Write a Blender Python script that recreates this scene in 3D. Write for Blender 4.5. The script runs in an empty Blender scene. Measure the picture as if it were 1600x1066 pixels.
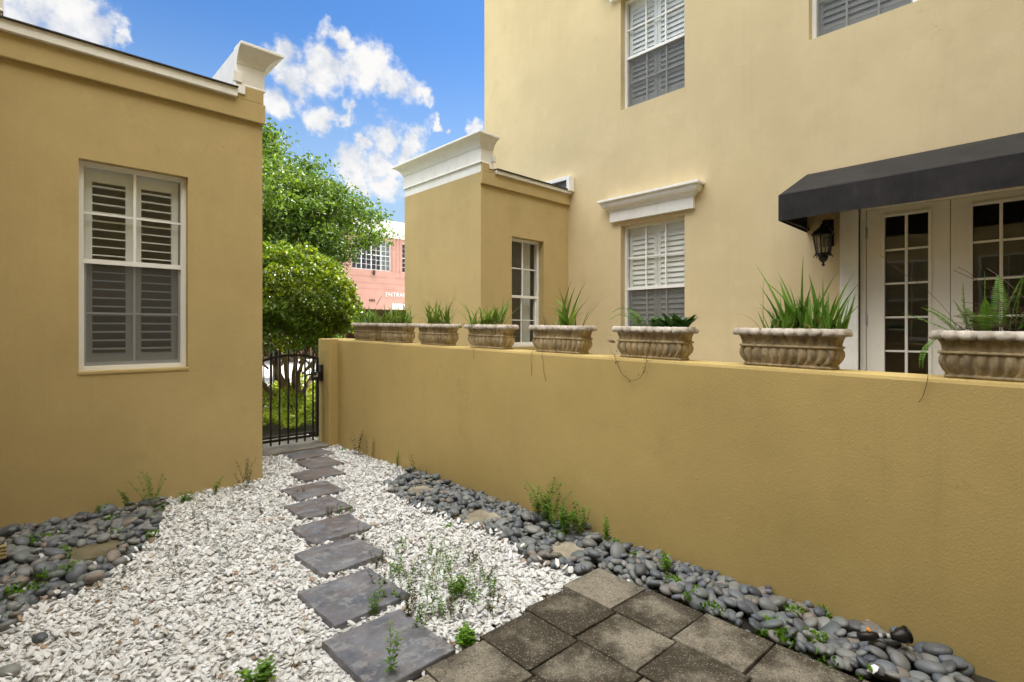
import bpy, math, random
import numpy as np
from mathutils import Vector
R = math.radians
rng = np.random.default_rng(7)
random.seed(7)
sc = bpy.context.scene
COL = sc.collection

# ------------------------------------------------------------------ camera
EYE = 1.4
YAW = 46.2
cam_d = bpy.data.cameras.new("camera")
cam = bpy.data.objects.new("camera", cam_d); COL.objects.link(cam)
cam.location = (0, 0, EYE)
cam.rotation_euler = (R(90), 0, R(YAW - 90))
cam_d.sensor_width = 36; cam_d.lens = 814 / 1600 * 36
cam_d.shift_y = -17 / 1600
cam_d.clip_start = .05; cam_d.clip_end = 3000
sc.camera = cam
cyc = sc.cycles; cyc.max_bounces = 6; cyc.diffuse_bounces = 4; cyc.glossy_bounces = 2; cyc.transmission_bounces = 2; cyc.transparent_max_bounces = 8; cyc.caustics_reflective = False; cyc.caustics_refractive = False
sc.render.resolution_x = 1024; sc.render.resolution_y = 682

cy, sy = math.cos(R(YAW)), math.sin(R(YAW))
def G(px, py, z=0.0):                       # ground point seen at a pixel of the photograph
    D = 814 * (EYE - z) / (py - 516); L = D * (px - 800) / 814
    return (cy * D + sy * L, sy * D - cy * L)
def ray(px, py):
    v = Vector((cy, sy, 0)) + Vector((sy, -cy, 0)) * ((px - 800) / 814) + Vector((0, 0, 1)) * ((516 - py) / 814)
    return v.normalized()

# ------------------------------------------------------------------ light
SUN_EL, SUN_AZ = 56, -3                     # azimuth measured from +X
sun_d = bpy.data.lights.new("sun", 'SUN'); sun_d.energy = 5.0; sun_d.angle = R(.5); sun_d.color = (1, .95, .87)
sun = bpy.data.objects.new("sun", sun_d); COL.objects.link(sun)
sv = Vector((math.cos(R(SUN_AZ)) * math.cos(R(SUN_EL)), math.sin(R(SUN_AZ)) * math.cos(R(SUN_EL)), math.sin(R(SUN_EL))))
sun.rotation_euler = sv.to_track_quat('Z', 'Y').to_euler()
sun.location = sv * 40

vs = sc.view_settings
sc.display_settings.display_device = 'sRGB'
vs.view_transform = 'Standard'; vs.look = 'None'; vs.gamma = 1; vs.exposure = 1.66; vs.use_curve_mapping = False

def nd(nt, kind, **kw):
    n = nt.nodes.new(kind)
    for k, v in kw.items():
        if k.startswith('_'): setattr(n, k[1:], v)
        else:
            n.inputs[int(k[1:]) if k[0] == 'i' and k[1:].isdigit() else k.replace('_', ' ')].default_value = v
    return n
def mth(nt, op, a, b=None, c=None, clamp=False):
    n = nt.nodes.new('ShaderNodeMath'); n.operation = op; n.use_clamp = clamp
    for i, v in enumerate((a, b, c)):
        if v is None: continue
        if isinstance(v, (int, float)): n.inputs[i].default_value = v
        else: nt.links.new(v, n.inputs[i])
    return n.outputs[0]
def mix(nt, f, a, b, mode='MIX'):
    n = nt.nodes.new('ShaderNodeMix'); n.data_type = 'RGBA'; n.blend_type = mode; n.clamp_factor = True
    for i, v in ((0, f), (6, a), (7, b)):
        if isinstance(v, (int, float)): n.inputs[i].default_value = v
        elif isinstance(v, (tuple, list)): n.inputs[i].default_value = (*v[:3], 1)
        else: nt.links.new(v, n.inputs[i])
    return n.outputs[2]
def ramp(nt, f, lo, hi, smooth=True):
    n = nt.nodes.new('ShaderNodeMapRange'); n.interpolation_type = 'SMOOTHSTEP' if smooth else 'LINEAR'
    nt.links.new(f, n.inputs[0]); n.inputs[1].default_value = lo; n.inputs[2].default_value = hi
    return n.outputs[0]

W = bpy.data.worlds.new("World"); sc.world = W; W.use_nodes = True
nt = W.node_tree; nt.nodes.clear()
out = nt.nodes.new('ShaderNodeOutputWorld'); bg = nt.nodes.new('ShaderNodeBackground')
sky = nt.nodes.new('ShaderNodeTexSky'); sky.sky_type = 'NISHITA'; sky.sun_disc = False
sky.sun_elevation = R(SUN_EL); sky.sun_rotation = R(90 - SUN_AZ); sky.air_density = 1.0; sky.dust_density = .3; sky.ozone_density = 2.2
SKY_STR = .10
bg.inputs[1].default_value = SKY_STR
tc = nt.nodes.new('ShaderNodeTexCoord')
warp = nd(nt, 'ShaderNodeTexNoise', Scale=9.0, Detail=6.0, Roughness=.62); nt.links.new(tc.outputs['Generated'], warp.inputs['Vector'])
wv = nt.nodes.new('ShaderNodeVectorMath'); wv.operation = 'MULTIPLY_ADD'
wsub = nt.nodes.new('ShaderNodeVectorMath'); wsub.operation = 'SUBTRACT'; nt.links.new(warp.outputs['Color'], wsub.inputs[0]); wsub.inputs[1].default_value = (.5, .5, .5)
nt.links.new(wsub.outputs[0], wv.inputs[0]); wv.inputs[1].default_value = (.12, .12, .12); nt.links.new(tc.outputs['Generated'], wv.inputs[2])
# clouds: soft round masses at fixed bearings, torn up by noise
clouds = [(40, 12, 50), (95, 30, 62), (150, 55, 40), (188, 76, 18), (455, 85, 34), (470, 125, 34), (520, 118, 44), (572, 108, 48),
          (622, 135, 34), (652, 152, 18), (438, 152, 24), (530, 62, 22), (505, 182, 26), (540, 186, 16), (600, 213, 34), (560, 222, 18), (650, 222, 24),
          (545, 252, 36), (590, 258, 30), (560, 288, 26), (610, 287, 28), (735, 197, 15), (672, 194, 9), (690, 200, 6), (640, 240, 26)]
field = None
for px, py, r in clouds:
    v = ray(px, py); rr = r / 814 * v.dot(Vector((cy, sy, 0)))
    dn = nt.nodes.new('ShaderNodeVectorMath'); dn.operation = 'DISTANCE'; nt.links.new(wv.outputs[0], dn.inputs[0]); dn.inputs[1].default_value = v
    f = mth(nt, 'MULTIPLY_ADD', dn.outputs['Value'], -1 / (rr * 1.22), 1.0)
    field = f if field is None else mth(nt, 'SMOOTH_MAX', field, f, .15)
fbm = nd(nt, 'ShaderNodeTexNoise', Scale=20.0, Detail=8.0, Roughness=.6); nt.links.new(tc.outputs['Generated'], fbm.inputs['Vector'])
f1 = mth(nt, 'MULTIPLY_ADD', fbm.outputs['Fac'], 1.9, -.96)
near_c = ramp(nt, mth(nt, 'ADD', field, f1), .02, .62)
# added cloud overhead out of view, brighter than visible cloud to light the yard
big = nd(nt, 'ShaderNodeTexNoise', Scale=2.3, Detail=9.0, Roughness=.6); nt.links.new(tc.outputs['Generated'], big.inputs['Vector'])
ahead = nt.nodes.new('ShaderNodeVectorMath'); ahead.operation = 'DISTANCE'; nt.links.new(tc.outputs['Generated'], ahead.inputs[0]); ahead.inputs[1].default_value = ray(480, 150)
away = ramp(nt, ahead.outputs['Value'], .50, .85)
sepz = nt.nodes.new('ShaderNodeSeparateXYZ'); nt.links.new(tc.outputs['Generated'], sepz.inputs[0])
fill_c = mth(nt, 'MULTIPLY', mth(nt, 'MULTIPLY', ramp(nt, big.outputs['Fac'], .36, .50), away), ramp(nt, sepz.outputs['Z'], .45, .8))
cl = mth(nt, 'MAXIMUM', near_c, fill_c)
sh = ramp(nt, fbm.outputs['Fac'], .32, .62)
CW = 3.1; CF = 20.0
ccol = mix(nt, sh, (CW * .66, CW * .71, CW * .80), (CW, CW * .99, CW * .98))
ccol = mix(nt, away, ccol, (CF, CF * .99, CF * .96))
sep = nt.nodes.new('ShaderNodeSeparateXYZ'); nt.links.new(tc.outputs['Generated'], sep.inputs[0])
tint = mix(nt, 1.0, sky.outputs[0], (.26, .43, .60), 'MULTIPLY')
low = mth(nt, 'SUBTRACT', 1.0, ramp(nt, sep.outputs['Z'], .12, .52))
tint = mix(nt, mth(nt, 'MULTIPLY', low, .85), tint, (CW * .56, CW * .74, CW * .88))
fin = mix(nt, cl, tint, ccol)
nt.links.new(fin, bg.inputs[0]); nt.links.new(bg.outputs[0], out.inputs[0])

# ------------------------------------------------------------------ materials
def newmat(name):
    m = bpy.data.materials.new(name); m.use_nodes = True
    nt = m.node_tree; b = nt.nodes['Principled BSDF']
    tc = nt.nodes.new('ShaderNodeTexCoord')
    return m, nt, b, tc
def noise(nt, vec, scale, detail=4, rough=.55, dim=None):
    n = nd(nt, 'ShaderNodeTexNoise', Scale=float(scale), Detail=float(detail), Roughness=rough)
    nt.links.new(vec, n.inputs['Vector']); return n.outputs['Fac']
def geo_pos(nt):
    return nt.nodes.new('ShaderNodeNewGeometry').outputs['Position']
def bump(nt, b, h, strength=.4, dist=.005, normal=None):
    n = nd(nt, 'ShaderNodeBump', Strength=strength, Distance=dist); nt.links.new(h, n.inputs['Height'])
    if normal: nt.links.new(normal, n.inputs['Normal'])
    nt.links.new(n.outputs[0], b.inputs['Normal']); return n.outputs[0]
def scalev(nt, vec, s):
    n = nt.nodes.new('ShaderNodeVectorMath'); n.operation = 'MULTIPLY'; nt.links.new(vec, n.inputs[0]); n.inputs[1].default_value = s; return n.outputs[0]

def stucco(name, c, seam=True, grain=1.0):
    m, nt, b, tc = newmat(name); p = geo_pos(nt)
    n1 = noise(nt, p, .7, 5, .6); n2 = noise(nt, p, 3.5, 6, .65); st = noise(nt, scalev(nt, p, (3.0, 3.0, .35)), 1.3, 5, .6)
    c1 = mix(nt, ramp(nt, n1, .3, .7), tuple(x * .90 for x in c), tuple(min(1, x * y) for x, y in zip(c, (1.07, 1.07, 1.10))))
    c2 = mix(nt, mth(nt, 'MULTIPLY', ramp(nt, n2, .52, .75), .35), c1, tuple(x * y for x, y in zip(c, (.80, .80, .76))))
    c3 = mix(nt, mth(nt, 'MULTIPLY', ramp(nt, st, .5, .72), .30), c2, tuple(x * y for x, y in zip(c, (.84, .85, .90))))
    fine = noise(nt, p, 130, 4, .6)
    c4 = mix(nt, mth(nt, 'MULTIPLY', ramp(nt, fine, .35, .65), .16), c3, tuple(x * .72 for x in c))
    # rain streaks, blotches and a few hairline cracks
    s1 = noise(nt, scalev(nt, p, (7, 7, .28)), 1.7, 6, .7); msk = ramp(nt, noise(nt, p, .9, 3, .5), .45, .65)
    c4 = mix(nt, mth(nt, 'MULTIPLY', mth(nt, 'MULTIPLY', ramp(nt, s1, .50, .80), msk), .18), c4, tuple(x * y for x, y in zip(c, (.55, .56, .62))))
    bl = noise(nt, p, 2.1, 8, .72); c4 = mix(nt, mth(nt, 'MULTIPLY', ramp(nt, bl, .56, .70), .28), c4, tuple(min(1, x * y) for x, y in zip(c, (1.12, 1.16, 1.35))))
    pw_ = nt.nodes.new('ShaderNodeVectorMath'); pw_.operation = 'MULTIPLY_ADD'; wn_ = nd(nt, 'ShaderNodeTexNoise', Scale=5.0, Detail=5.0); nt.links.new(p, wn_.inputs['Vector']); nt.links.new(wn_.outputs['Color'], pw_.inputs[0]); pw_.inputs[1].default_value = (.35, .35, .35); nt.links.new(p, pw_.inputs[2])
    vc = nd(nt, 'ShaderNodeTexVoronoi', Scale=.85); vc.feature = 'DISTANCE_TO_EDGE'; nt.links.new(pw_.outputs[0], vc.inputs['Vector'])
    cm = ramp(nt, noise(nt, p, .8, 2, .5), .54, .62); crk = mth(nt, 'MULTIPLY', mth(nt, 'SUBTRACT', 1.0, ramp(nt, vc.outputs['Distance'], .0008, .0030)), cm)
    c4 = mix(nt, mth(nt, 'MULTIPLY', crk, .20), c4, tuple(x * .4 for x in c))
    nt.links.new(c4, b.inputs['Base Color']); b.inputs['Roughness'].default_value = .9
    b.inputs['Specular IOR Level'].default_value = .25
    g1 = noise(nt, p, 95, 5, .65); g2 = noise(nt, p, 22, 4, .6); g3 = noise(nt, p, 4, 3, .5)
    pim = nd(nt, 'ShaderNodeTexVoronoi', Scale=26.0); nt.links.new(p, pim.inputs['Vector'])
    bumps = mth(nt, 'SUBTRACT', 1.0, ramp(nt, pim.outputs['Distance'], .02, .22))
    keep = ramp(nt, noise(nt, p, 9, 2, .5), .60, .70)
    h = mth(nt, 'ADD', mth(nt, 'MULTIPLY', g1, .60), mth(nt, 'MULTIPLY', g2, .22))
    h = mth(nt, 'ADD', h, mth(nt, 'MULTIPLY', g3, 1.0)); h = mth(nt, 'ADD', h, mth(nt, 'MULTIPLY', mth(nt, 'MULTIPLY', bumps, keep), .45))
    bump(nt, b, h, .42 * grain, .006); return m
def paint(name, c, rough=.5, dirt=.12, dscale=6, spec=.4):
    m, nt, b, tc = newmat(name); p = geo_pos(nt)
    n = noise(nt, p, dscale, 6, .65); st = noise(nt, scalev(nt, p, (9, 9, 1.2)), 2, 5, .6)
    f = mth(nt, 'MULTIPLY', ramp(nt, n, .45, .75), dirt * 2); c1 = mix(nt, f, c, tuple(x * y for x, y in zip(c, (.62, .60, .54))))
    c2 = mix(nt, mth(nt, 'MULTIPLY', ramp(nt, st, .52, .75), dirt * 1.6), c1, tuple(x * y for x, y in zip(c, (.6, .6, .58))))
    nt.links.new(c2, b.inputs['Base Color']); b.inputs['Roughness'].default_value = rough; b.inputs['Specular IOR Level'].default_value = spec
    bump(nt, b, noise(nt, p, 60, 3, .5), .12, .003); return m
def leafmat(name, c1, c2, c3, trans=.35, rough=.45):
    m, nt, b, tc = newmat(name)
    g = nt.nodes.new('ShaderNodeNewGeometry'); r = g.outputs['Random Per Island']
    n = noise(nt, g.outputs['Position'], 1.4, 3, .5)
    c = mix(nt, r, c1, c2); c = mix(nt, mth(nt, 'MULTIPLY', ramp(nt, n, .42, .62), .8), c, c3)
    d = mth(nt, 'FRACT', mth(nt, 'MULTIPLY', r, 17.3)); c = mix(nt, mth(nt, 'MULTIPLY', ramp(nt, d, .5, 1.0), .5), c, tuple(x * .45 for x in c1))
    nt.links.new(c, b.inputs['Base Color']); b.inputs['Roughness'].default_value = rough; b.inputs['Specular IOR Level'].default_value = .35
    t = nt.nodes.new('ShaderNodeBsdfTranslucent'); tcx = mix(nt, 1.0, c, (1.5, 1.6, .7), 'MULTIPLY'); nt.links.new(tcx, t.inputs[0])
    ms = nt.nodes.new('ShaderNodeMixShader'); ms.inputs[0].default_value = trans
    nt.links.new(b.outputs[0], ms.inputs[1]); nt.links.new(t.outputs[0], ms.inputs[2])
    nt.links.new(ms.outputs[0], nt.nodes['Material Output'].inputs[0]); return m
def solid(name, c, rough=.5, metal=0, spec=.5):
    m, nt, b, tc = newmat(name); p = geo_pos(nt)
    n = noise(nt, p, 25, 5, .6); cc = mix(nt, ramp(nt, n, .35, .7), tuple(x * .75 for x in c), tuple(min(1, x * 1.15) for x in c))
    nt.links.new(cc, b.inputs['Base Color']); b.inputs['Roughness'].default_value = rough; b.inputs['Metallic'].default_value = metal
    b.inputs['Specular IOR Level'].default_value = spec; bump(nt, b, n, .15, .002); return m

M = {}
TAN = (.505, .387, .178)
M['stucco'] = stucco('tan_stucco', TAN)
M['stucco_house'] = stucco('house_stucco', (.65, .53, .31))
M['stucco_wall'] = stucco('garden_wall_stucco', (.525, .392, .152), grain=1.1)
M['white'] = paint('white_trim_paint', (.84, .83, .78), .5, .12)
M['frame'] = paint('window_white_paint', (.86, .86, .83), .4, .06)
M['door'] = paint('cream_door_paint', (.82, .79, .71), .4, .05)
M['shutter'] = paint('shutter_paint', (.86, .85, .79), .45, .03)
M['roof'] = solid('dark_shingle', (.06, .055, .05), .9)
M['canvas'] = None
def canvas():
    m, nt, b, tc = newmat('black_canvas'); p = geo_pos(nt)
    n = noise(nt, p, 3, 6, .65); st = noise(nt, scalev(nt, p, (10, 10, 1.5)), 2, 5, .6); sp = noise(nt, p, 60, 2, .5)
    c = mix(nt, ramp(nt, n, .35, .7), (.008, .0068, .007), (.020, .017, .017)); c = mix(nt, mth(nt, 'MULTIPLY', ramp(nt, st, .5, .8), .4), c, (.045, .043, .042))
    c = mix(nt, mth(nt, 'MULTIPLY', ramp(nt, sp, .72, .78), .5), c, (.2, .2, .18))
    nt.links.new(c, b.inputs['Base Color']); b.inputs['Roughness'].default_value = .75
    b.inputs['Specular IOR Level'].default_value = .35
    bump(nt, b, mth(nt, 'ADD', mth(nt, 'MULTIPLY', noise(nt, p, 4, 2, .5), 6.0), noise(nt, p, 300, 2, .5)), .5, .006); return m
M['canvas'] = canvas()
M['iron'] = solid('black_iron', (.018, .014, .013), .45, .3)
M['dark'] = solid('painted_room_shade', (.03, .028, .025), .9)
def glass(name, tint=(.9, .92, .92), refl=1.0, grime=.012):
    m, nt, b, tc = newmat(name)
    fr = nd(nt, 'ShaderNodeLayerWeight', Blend=.5); f = mth(nt, 'MULTIPLY', mth(nt, 'MULTIPLY_ADD', mth(nt, 'POWER', fr.outputs['Facing'], 4.0),   .9, .085), refl, clamp=True)
    tr = nt.nodes.new('ShaderNodeBsdfTransparent'); tr.inputs[0].default_value = (*tint, 1)
    gl = nt.nodes.new('ShaderNodeBsdfGlossy'); gl.inputs['Roughness'].default_value = .015; gl.inputs[0].default_value = (.95, .97, 1, 1)
    df = nt.nodes.new('ShaderNodeBsdfDiffuse'); df.inputs[0].default_value = (.45, .45, .43, 1)
    bn = nd(nt, 'ShaderNodeBump', Strength=.05, Distance=.02); nt.links.new(noise(nt, geo_pos(nt), 2.5, 2, .4), bn.inputs['Height']); nt.links.new(bn.outputs[0], gl.inputs['Normal'])
    m1 = nt.nodes.new('ShaderNodeMixShader'); m1.inputs[0].default_value = grime; nt.links.new(tr.outputs[0], m1.inputs[1]); nt.links.new(df.outputs[0], m1.inputs[2])
    ms = nt.nodes.new('ShaderNodeMixShader'); nt.links.new(f, ms.inputs[0]); nt.links.new(m1.outputs[0], ms.inputs[1]); nt.links.new(gl.outputs[0], ms.inputs[2])
    nt.links.new(ms.outputs[0], nt.nodes['Material Output'].inputs[0]); return m
M['glass'] = glass('window_glass')
def screenmat():
    m, nt, b, tc = newmat('insect_screen')
    tr = nt.nodes.new('ShaderNodeBsdfTransparent'); df = nt.nodes.new('ShaderNodeBsdfDiffuse'); df.inputs[0].default_value = (.10, .10, .10, 1)
    ms = nt.nodes.new('ShaderNodeMixShader'); ms.inputs[0].default_value = .52; nt.links.new(tr.outputs[0], ms.inputs[1]); nt.links.new(df.outputs[0], ms.inputs[2])
    nt.links.new(ms.outputs[0], nt.nodes['Material Output'].inputs[0]); return m
M['screen'] = screenmat()

def gravelmat():
    m, nt, b, tc = newmat('white_marble_chips')
    g = nt.nodes.new('ShaderNodeNewGeometry'); r = g.outputs['Random Per Island']; p = g.outputs['Position']
    cr = nt.nodes.new('ShaderNodeValToRGB'); cr.color_ramp.interpolation = 'LINEAR'
    E = cr.color_ramp.elements; E[0].position = 0; E[0].color = (.34, .24, .16, 1); E[1].position = 1; E[1].color = (.79, .79, .79, 1)
    for pos, c in ((.015, (.30, .20, .13)), (.03, (.50, .44, .36)), (.06, (.54, .54, .53)), (.18, (.62, .62, .605)), (.55, (.70, .70, .695)), (.8, (.74, .745, .75))):
        e = E.new(pos); e.color = (*c, 1)
    nt.links.new(r, cr.inputs[0])
    n = noise(nt, p, 60, 4, .6); c = mix(nt, mth(nt, 'MULTIPLY', ramp(nt, n, .5, .75), .35), cr.outputs[0], (.52, .47, .40))
    n2 = noise(nt, p, 1.6, 4, .6); c = mix(nt, mth(nt, 'MULTIPLY', ramp(nt, n2, .5, .75), .35), c, (.60, .58, .53))
    nt.links.new(c, b.inputs['Base Color']); b.inputs['Roughness'].default_value = .6; b.inputs['Specular IOR Level'].default_value = .35
    bump(nt, b, noise(nt, p, 160, 3, .6), .25, .002); return m
M['gravel'] = gravelmat()
def pebblemat():
    m, nt, b, tc = newmat('river_pebble')
    g = nt.nodes.new('ShaderNodeNewGeometry'); oi = nt.nodes.new('ShaderNodeObjectInfo')
    r = mth(nt, 'FRACT', mth(nt, 'ADD', g.outputs['Random Per Island'], oi.outputs['Random']))
    cr = nt.nodes.new('ShaderNodeValToRGB'); E = cr.color_ramp.elements
    E[0].position = 0; E[0].color = (.06, .07, .085, 1); E[1].position = 1; E[1].color = (.15, .145, .13, 1)
    for pos, c in ((.15, (.11, .125, .15)), (.30, (.14, .155, .17)), (.42, (.20, .20, .19)), (.54, (.07, .075, .085)), (.66, (.12, .145, .145)), (.78, (.25, .25, .235)), (.86, (.13, .15, .16)), (.94, (.22, .18, .15))):
        e = E.new(pos); e.color = (*c, 1)
    nt.links.new(r, cr.inputs[0]); p = tc.outputs['Object']; pw = g.outputs['Position']
    n = noise(nt, pw, 45, 6, .7); c = mix(nt, mth(nt, 'MULTIPLY', ramp(nt, n, .45, .75), .55), cr.outputs[0], (.20, .195, .175))
    mo = noise(nt, pw, 5, 4, .6); c = mix(nt, mth(nt, 'MULTIPLY', ramp(nt, mo, .56, .72), .35), c, (.07, .085, .035))
    nt.links.new(c, b.inputs['Base Color']); b.inputs['Roughness'].default_value = .5; b.inputs['Specular IOR Level'].default_value = .45
    bump(nt, b, noise(nt, pw, 220, 4, .7), .25, .0015); return m
M['pebble'] = pebblemat()
def slatemat():
    m, nt, b, tc = newmat('slate'); oi = nt.nodes.new('ShaderNodeObjectInfo'); p = geo_pos(nt)
    v = nt.nodes.new('ShaderNodeVectorMath'); v.operation = 'MULTIPLY_ADD'; nt.links.new(oi.outputs['Location'], v.inputs[0]); v.inputs[1].default_value = (3, 5, 0); nt.links.new(p, v.inputs[2]); p2 = v.outputs[0]
    n1 = noise(nt, p2, 4, 8, .65); n2 = noise(nt, p2, 13, 8, .7); n3 = noise(nt, scalev(nt, p2, (2, 6, 1)), 3, 6, .6)
    c = mix(nt, ramp(nt, n1, .35, .65), (.075, .082, .10), (.20, .205, .225)); c = mix(nt, mth(nt, 'MULTIPLY', ramp(nt, n2, .50, .60), .6), c, (.32, .33, .335))
    yy = nt.nodes.new('ShaderNodeSeparateXYZ'); nt.links.new(p, yy.inputs[0]); far = ramp(nt, yy.outputs[1], 2.6, 4.2)
    c = mix(nt, mth(nt, 'MULTIPLY', ramp(nt, n3, .40, .62), mth(nt, 'MULTIPLY_ADD', far, .55, .30)), c, (.17, .12, .095))
    nt.links.new(c, b.inputs['Base Color']); nt.links.new(mth(nt, 'MULTIPLY_ADD', n2, .35, .22), b.inputs['Roughness'])
    n4 = noise(nt, p2, 7, 6, .6); steps = mth(nt, 'ADD', ramp(nt, n4, .48, .50), ramp(nt, n4, .58, .60))
    h = mth(nt, 'ADD', mth(nt, 'MULTIPLY', steps, .5), mth(nt, 'ADD', mth(nt, 'MULTIPLY', n1, 2.0), mth(nt, 'MULTIPLY', n2, .6)))
    bump(nt, b, h, .6, .004); return m
M['slate'] = slatemat()
def pavermat():
    m, nt, b, tc = newmat('aggregate_concrete'); oi = nt.nodes.new('ShaderNodeObjectInfo'); p = geo_pos(nt); o = tc.outputs['Object']
    vo = nd(nt, 'ShaderNodeTexVoronoi', Scale=210.0); nt.links.new(p, vo.inputs['Vector'])
    sc_ = nt.nodes.new('ShaderNodeSeparateColor'); nt.links.new(vo.outputs['Color'], sc_.inputs[0])
    n1 = noise(nt, p, 4.5, 6, .62); n2 = noise(nt, p, 22, 6, .7)
    # worn pale middle, lichen-black margins: dirt with a shape of its own
    s = nt.nodes.new('ShaderNodeSeparateXYZ'); nt.links.new(o, s.inputs[0])
    e = mth(nt, 'MAXIMUM', mth(nt, 'ABSOLUTE', s.outputs[0]), mth(nt, 'ABSOLUTE', s.outputs[1]))
    d = mth(nt, 'ADD', mth(nt, 'MULTIPLY', n1, 1.6), mth(nt, 'MULTIPLY', mth(nt, 'SUBTRACT', oi.outputs['Random'], .45), .62))
    d = mth(nt, 'SUBTRACT', d, mth(nt, 'MULTIPLY', e, 2.2)); d = mth(nt, 'ADD', d, mth(nt, 'MULTIPLY', mth(nt, 'SUBTRACT', n2, .5), .7))
    c = mix(nt, ramp(nt, d, .30, .90), (.038, .030, .016), (.27, .24, .185))
    c = mix(nt, mth(nt, 'MULTIPLY', ramp(nt, sc_.outputs[0], .88, .93), .5), c, (.38, .34, .27)); c = mix(nt, mth(nt, 'MULTIPLY', ramp(nt, sc_.outputs[1], .6, .8), .55), c, (.05, .04, .028))
    nt.links.new(c, b.inputs['Base Color']); b.inputs['Roughness'].default_value = .85
    h = mth(nt, 'ADD', mth(nt, 'MULTIPLY', vo.outputs['Distance'], -1.0), mth(nt, 'MULTIPLY', n2, 1.5)); bump(nt, b, h, .7, .004); return m
M['paver'] = pavermat()
def concretemat(name, ca, cb, dk):
    m, nt, b, tc = newmat(name); p = geo_pos(nt); n1 = noise(nt, p, 5, 7, .65); n2 = noise(nt, p, 50, 5, .6)
    c = mix(nt, ramp(nt, n1, .35, .65), ca, cb); c = mix(nt, mth(nt, 'MULTIPLY', ramp(nt, n2, .5, .7), .4), c, dk)
    nt.links.new(c, b.inputs['Base Color']); b.inputs['Roughness'].default_value = .85; bump(nt, b, n2, .4, .003); return m
M['conc'] = concretemat('weathered_concrete', (.20, .17, .12), (.36, .32, .24), (.12, .10, .07))
M['mosspad'] = concretemat('mossy_concrete', (.10, .085, .04), (.19, .16, .10), (.05, .07, .02))
M['slab'] = concretemat('threshold_slab', (.13, .115, .09), (.22, .20, .165), (.07, .06, .05))
M['soil'] = concretemat('soil', (.030, .024, .018), (.055, .045, .034), (.02, .016, .012))
M['yard'] = concretemat('pale_ground', (.34, .32, .28), (.42, .40, .35), (.28, .25, .21))
M['grit'] = concretemat('pale_grit', (.48, .47, .45), (.62, .61, .59), (.30, .29, .27))
M['lawn'] = concretemat('lawn', (.04, .07, .02), (.06, .10, .03), (.03, .04, .015))
M['road'] = concretemat('road_concrete', (.42, .40, .38), (.50, .48, .46), (.36, .34, .32))
def planterm():
    m, nt, b, tc = newmat('cast_stone'); oi = nt.nodes.new('ShaderNodeObjectInfo'); p = geo_pos(nt)
    n1 = noise(nt, p, 6, 7, .68); n2 = noise(nt, p, 40, 5, .65); st = noise(nt, scalev(nt, p, (12, 12, 2.0)), 2.6, 6, .65)
    c = mix(nt, ramp(nt, n1, .35, .68), (.36, .27, .14), (.60, .48, .29)); c = mix(nt, mth(nt, 'MULTIPLY', ramp(nt, st, .46, .66), .7), c, (.20, .165, .115))
    c = mix(nt, mth(nt, 'MULTIPLY', ramp(nt, n2, .55, .72), .5), c, (.12, .10, .075)); c = mix(nt, mth(nt, 'MULTIPLY', ramp(nt, noise(nt, p, 11, 4, .6), .58, .7), .45), c, (.55, .38, .17))
    pit = nd(nt, 'ShaderNodeTexVoronoi', Scale=30.0); nt.links.new(p, pit.inputs['Vector']); k = mth(nt, 'SUBTRACT', 1.0, ramp(nt, pit.outputs['Distance'], .05, .12)); c = mix(nt, mth(nt, 'MULTIPLY', k, .6), c, (.05, .04, .03))
    hs = nt.nodes.new('ShaderNodeHueSaturation'); nt.links.new(mth(nt, 'MULTIPLY_ADD', oi.outputs['Random'], .28, .76), hs.inputs['Value']); nt.links.new(c, hs.inputs['Color']); c = hs.outputs[0]
    nt.links.new(c, b.inputs['Base Color']); b.inputs['Roughness'].default_value = .88; bump(nt, b, mth(nt, 'ADD', n2, mth(nt, 'MULTIPLY', n1, 2.0)), .6, .004); return m
M['planter'] = planterm()
def rimm():
    m, nt, b, tc = newmat('cast_stone_rim'); p = geo_pos(nt); n1 = noise(nt, p, 9, 7, .68); n2 = noise(nt, p, 50, 5, .65)
    c = mix(nt, ramp(nt, n1, .35, .68), (.36, .31, .25), (.62, .56, .48)); c = mix(nt, mth(nt, 'MULTIPLY', ramp(nt, n2, .52, .72), .45), c, (.20, .17, .14))
    nt.links.new(c, b.inputs['Base Color']); b.inputs['Roughness'].default_value = .85; bump(nt, b, mth(nt, 'ADD', n2, mth(nt, 'MULTIPLY', n1, 2.0)), .6, .004); return m
M['rim'] = rimm()
M['pink'] = stucco('pink_stucco', (.58, .325, .26), grain=.5)
M['bark'] = concretemat('bark', (.14, .095, .06), (.30, .22, .15), (.06, .045, .03))
M['oak'] = leafmat('oak_leaf', (.038, .08, .010), (.15, .215, .028), (.07, .125, .015), .34)
M['lig'] = leafmat('glossy_shrub_leaf', (.024, .065, .008), (.27, .31, .02), (.08, .145, .012), .34, .28)
M['bed'] = leafmat('bed_leaf', (.16, .22, .025), (.46, .46, .05), (.26, .33, .035), .42)
M['aloe'] = leafmat('aloe_leaf', (.10, .22, .03), (.24, .40, .08), (.16, .30, .05), .25, .35)
M['grassy'] = leafmat('strap_leaf', (.08, .16, .02), (.24, .32, .06), (.14, .23, .035), .3)
M['fern'] = leafmat('fern_leaf', (.06, .16, .018), (.17, .30, .04), (.11, .22, .03), .35)
M['broad'] = leafmat('broad_leaf', (.018, .06, .012), (.06, .15, .025), (.03, .09, .015), .2, .3)
M['weed'] = leafmat('weed_leaf', (.07, .17, .02), (.20, .34, .04), (.12, .24, .025), .3)
M['redweed'] = leafmat('rusty_weed', (.07, .06, .025), (.11, .16, .04), (.10, .06, .03), .25)
M['moss'] = leafmat('clover', (.07, .18, .015), (.22, .38, .03), (.12, .26, .02), .35)
M['stem'] = solid('dry_stem', (.13, .075, .045), .8)
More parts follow.
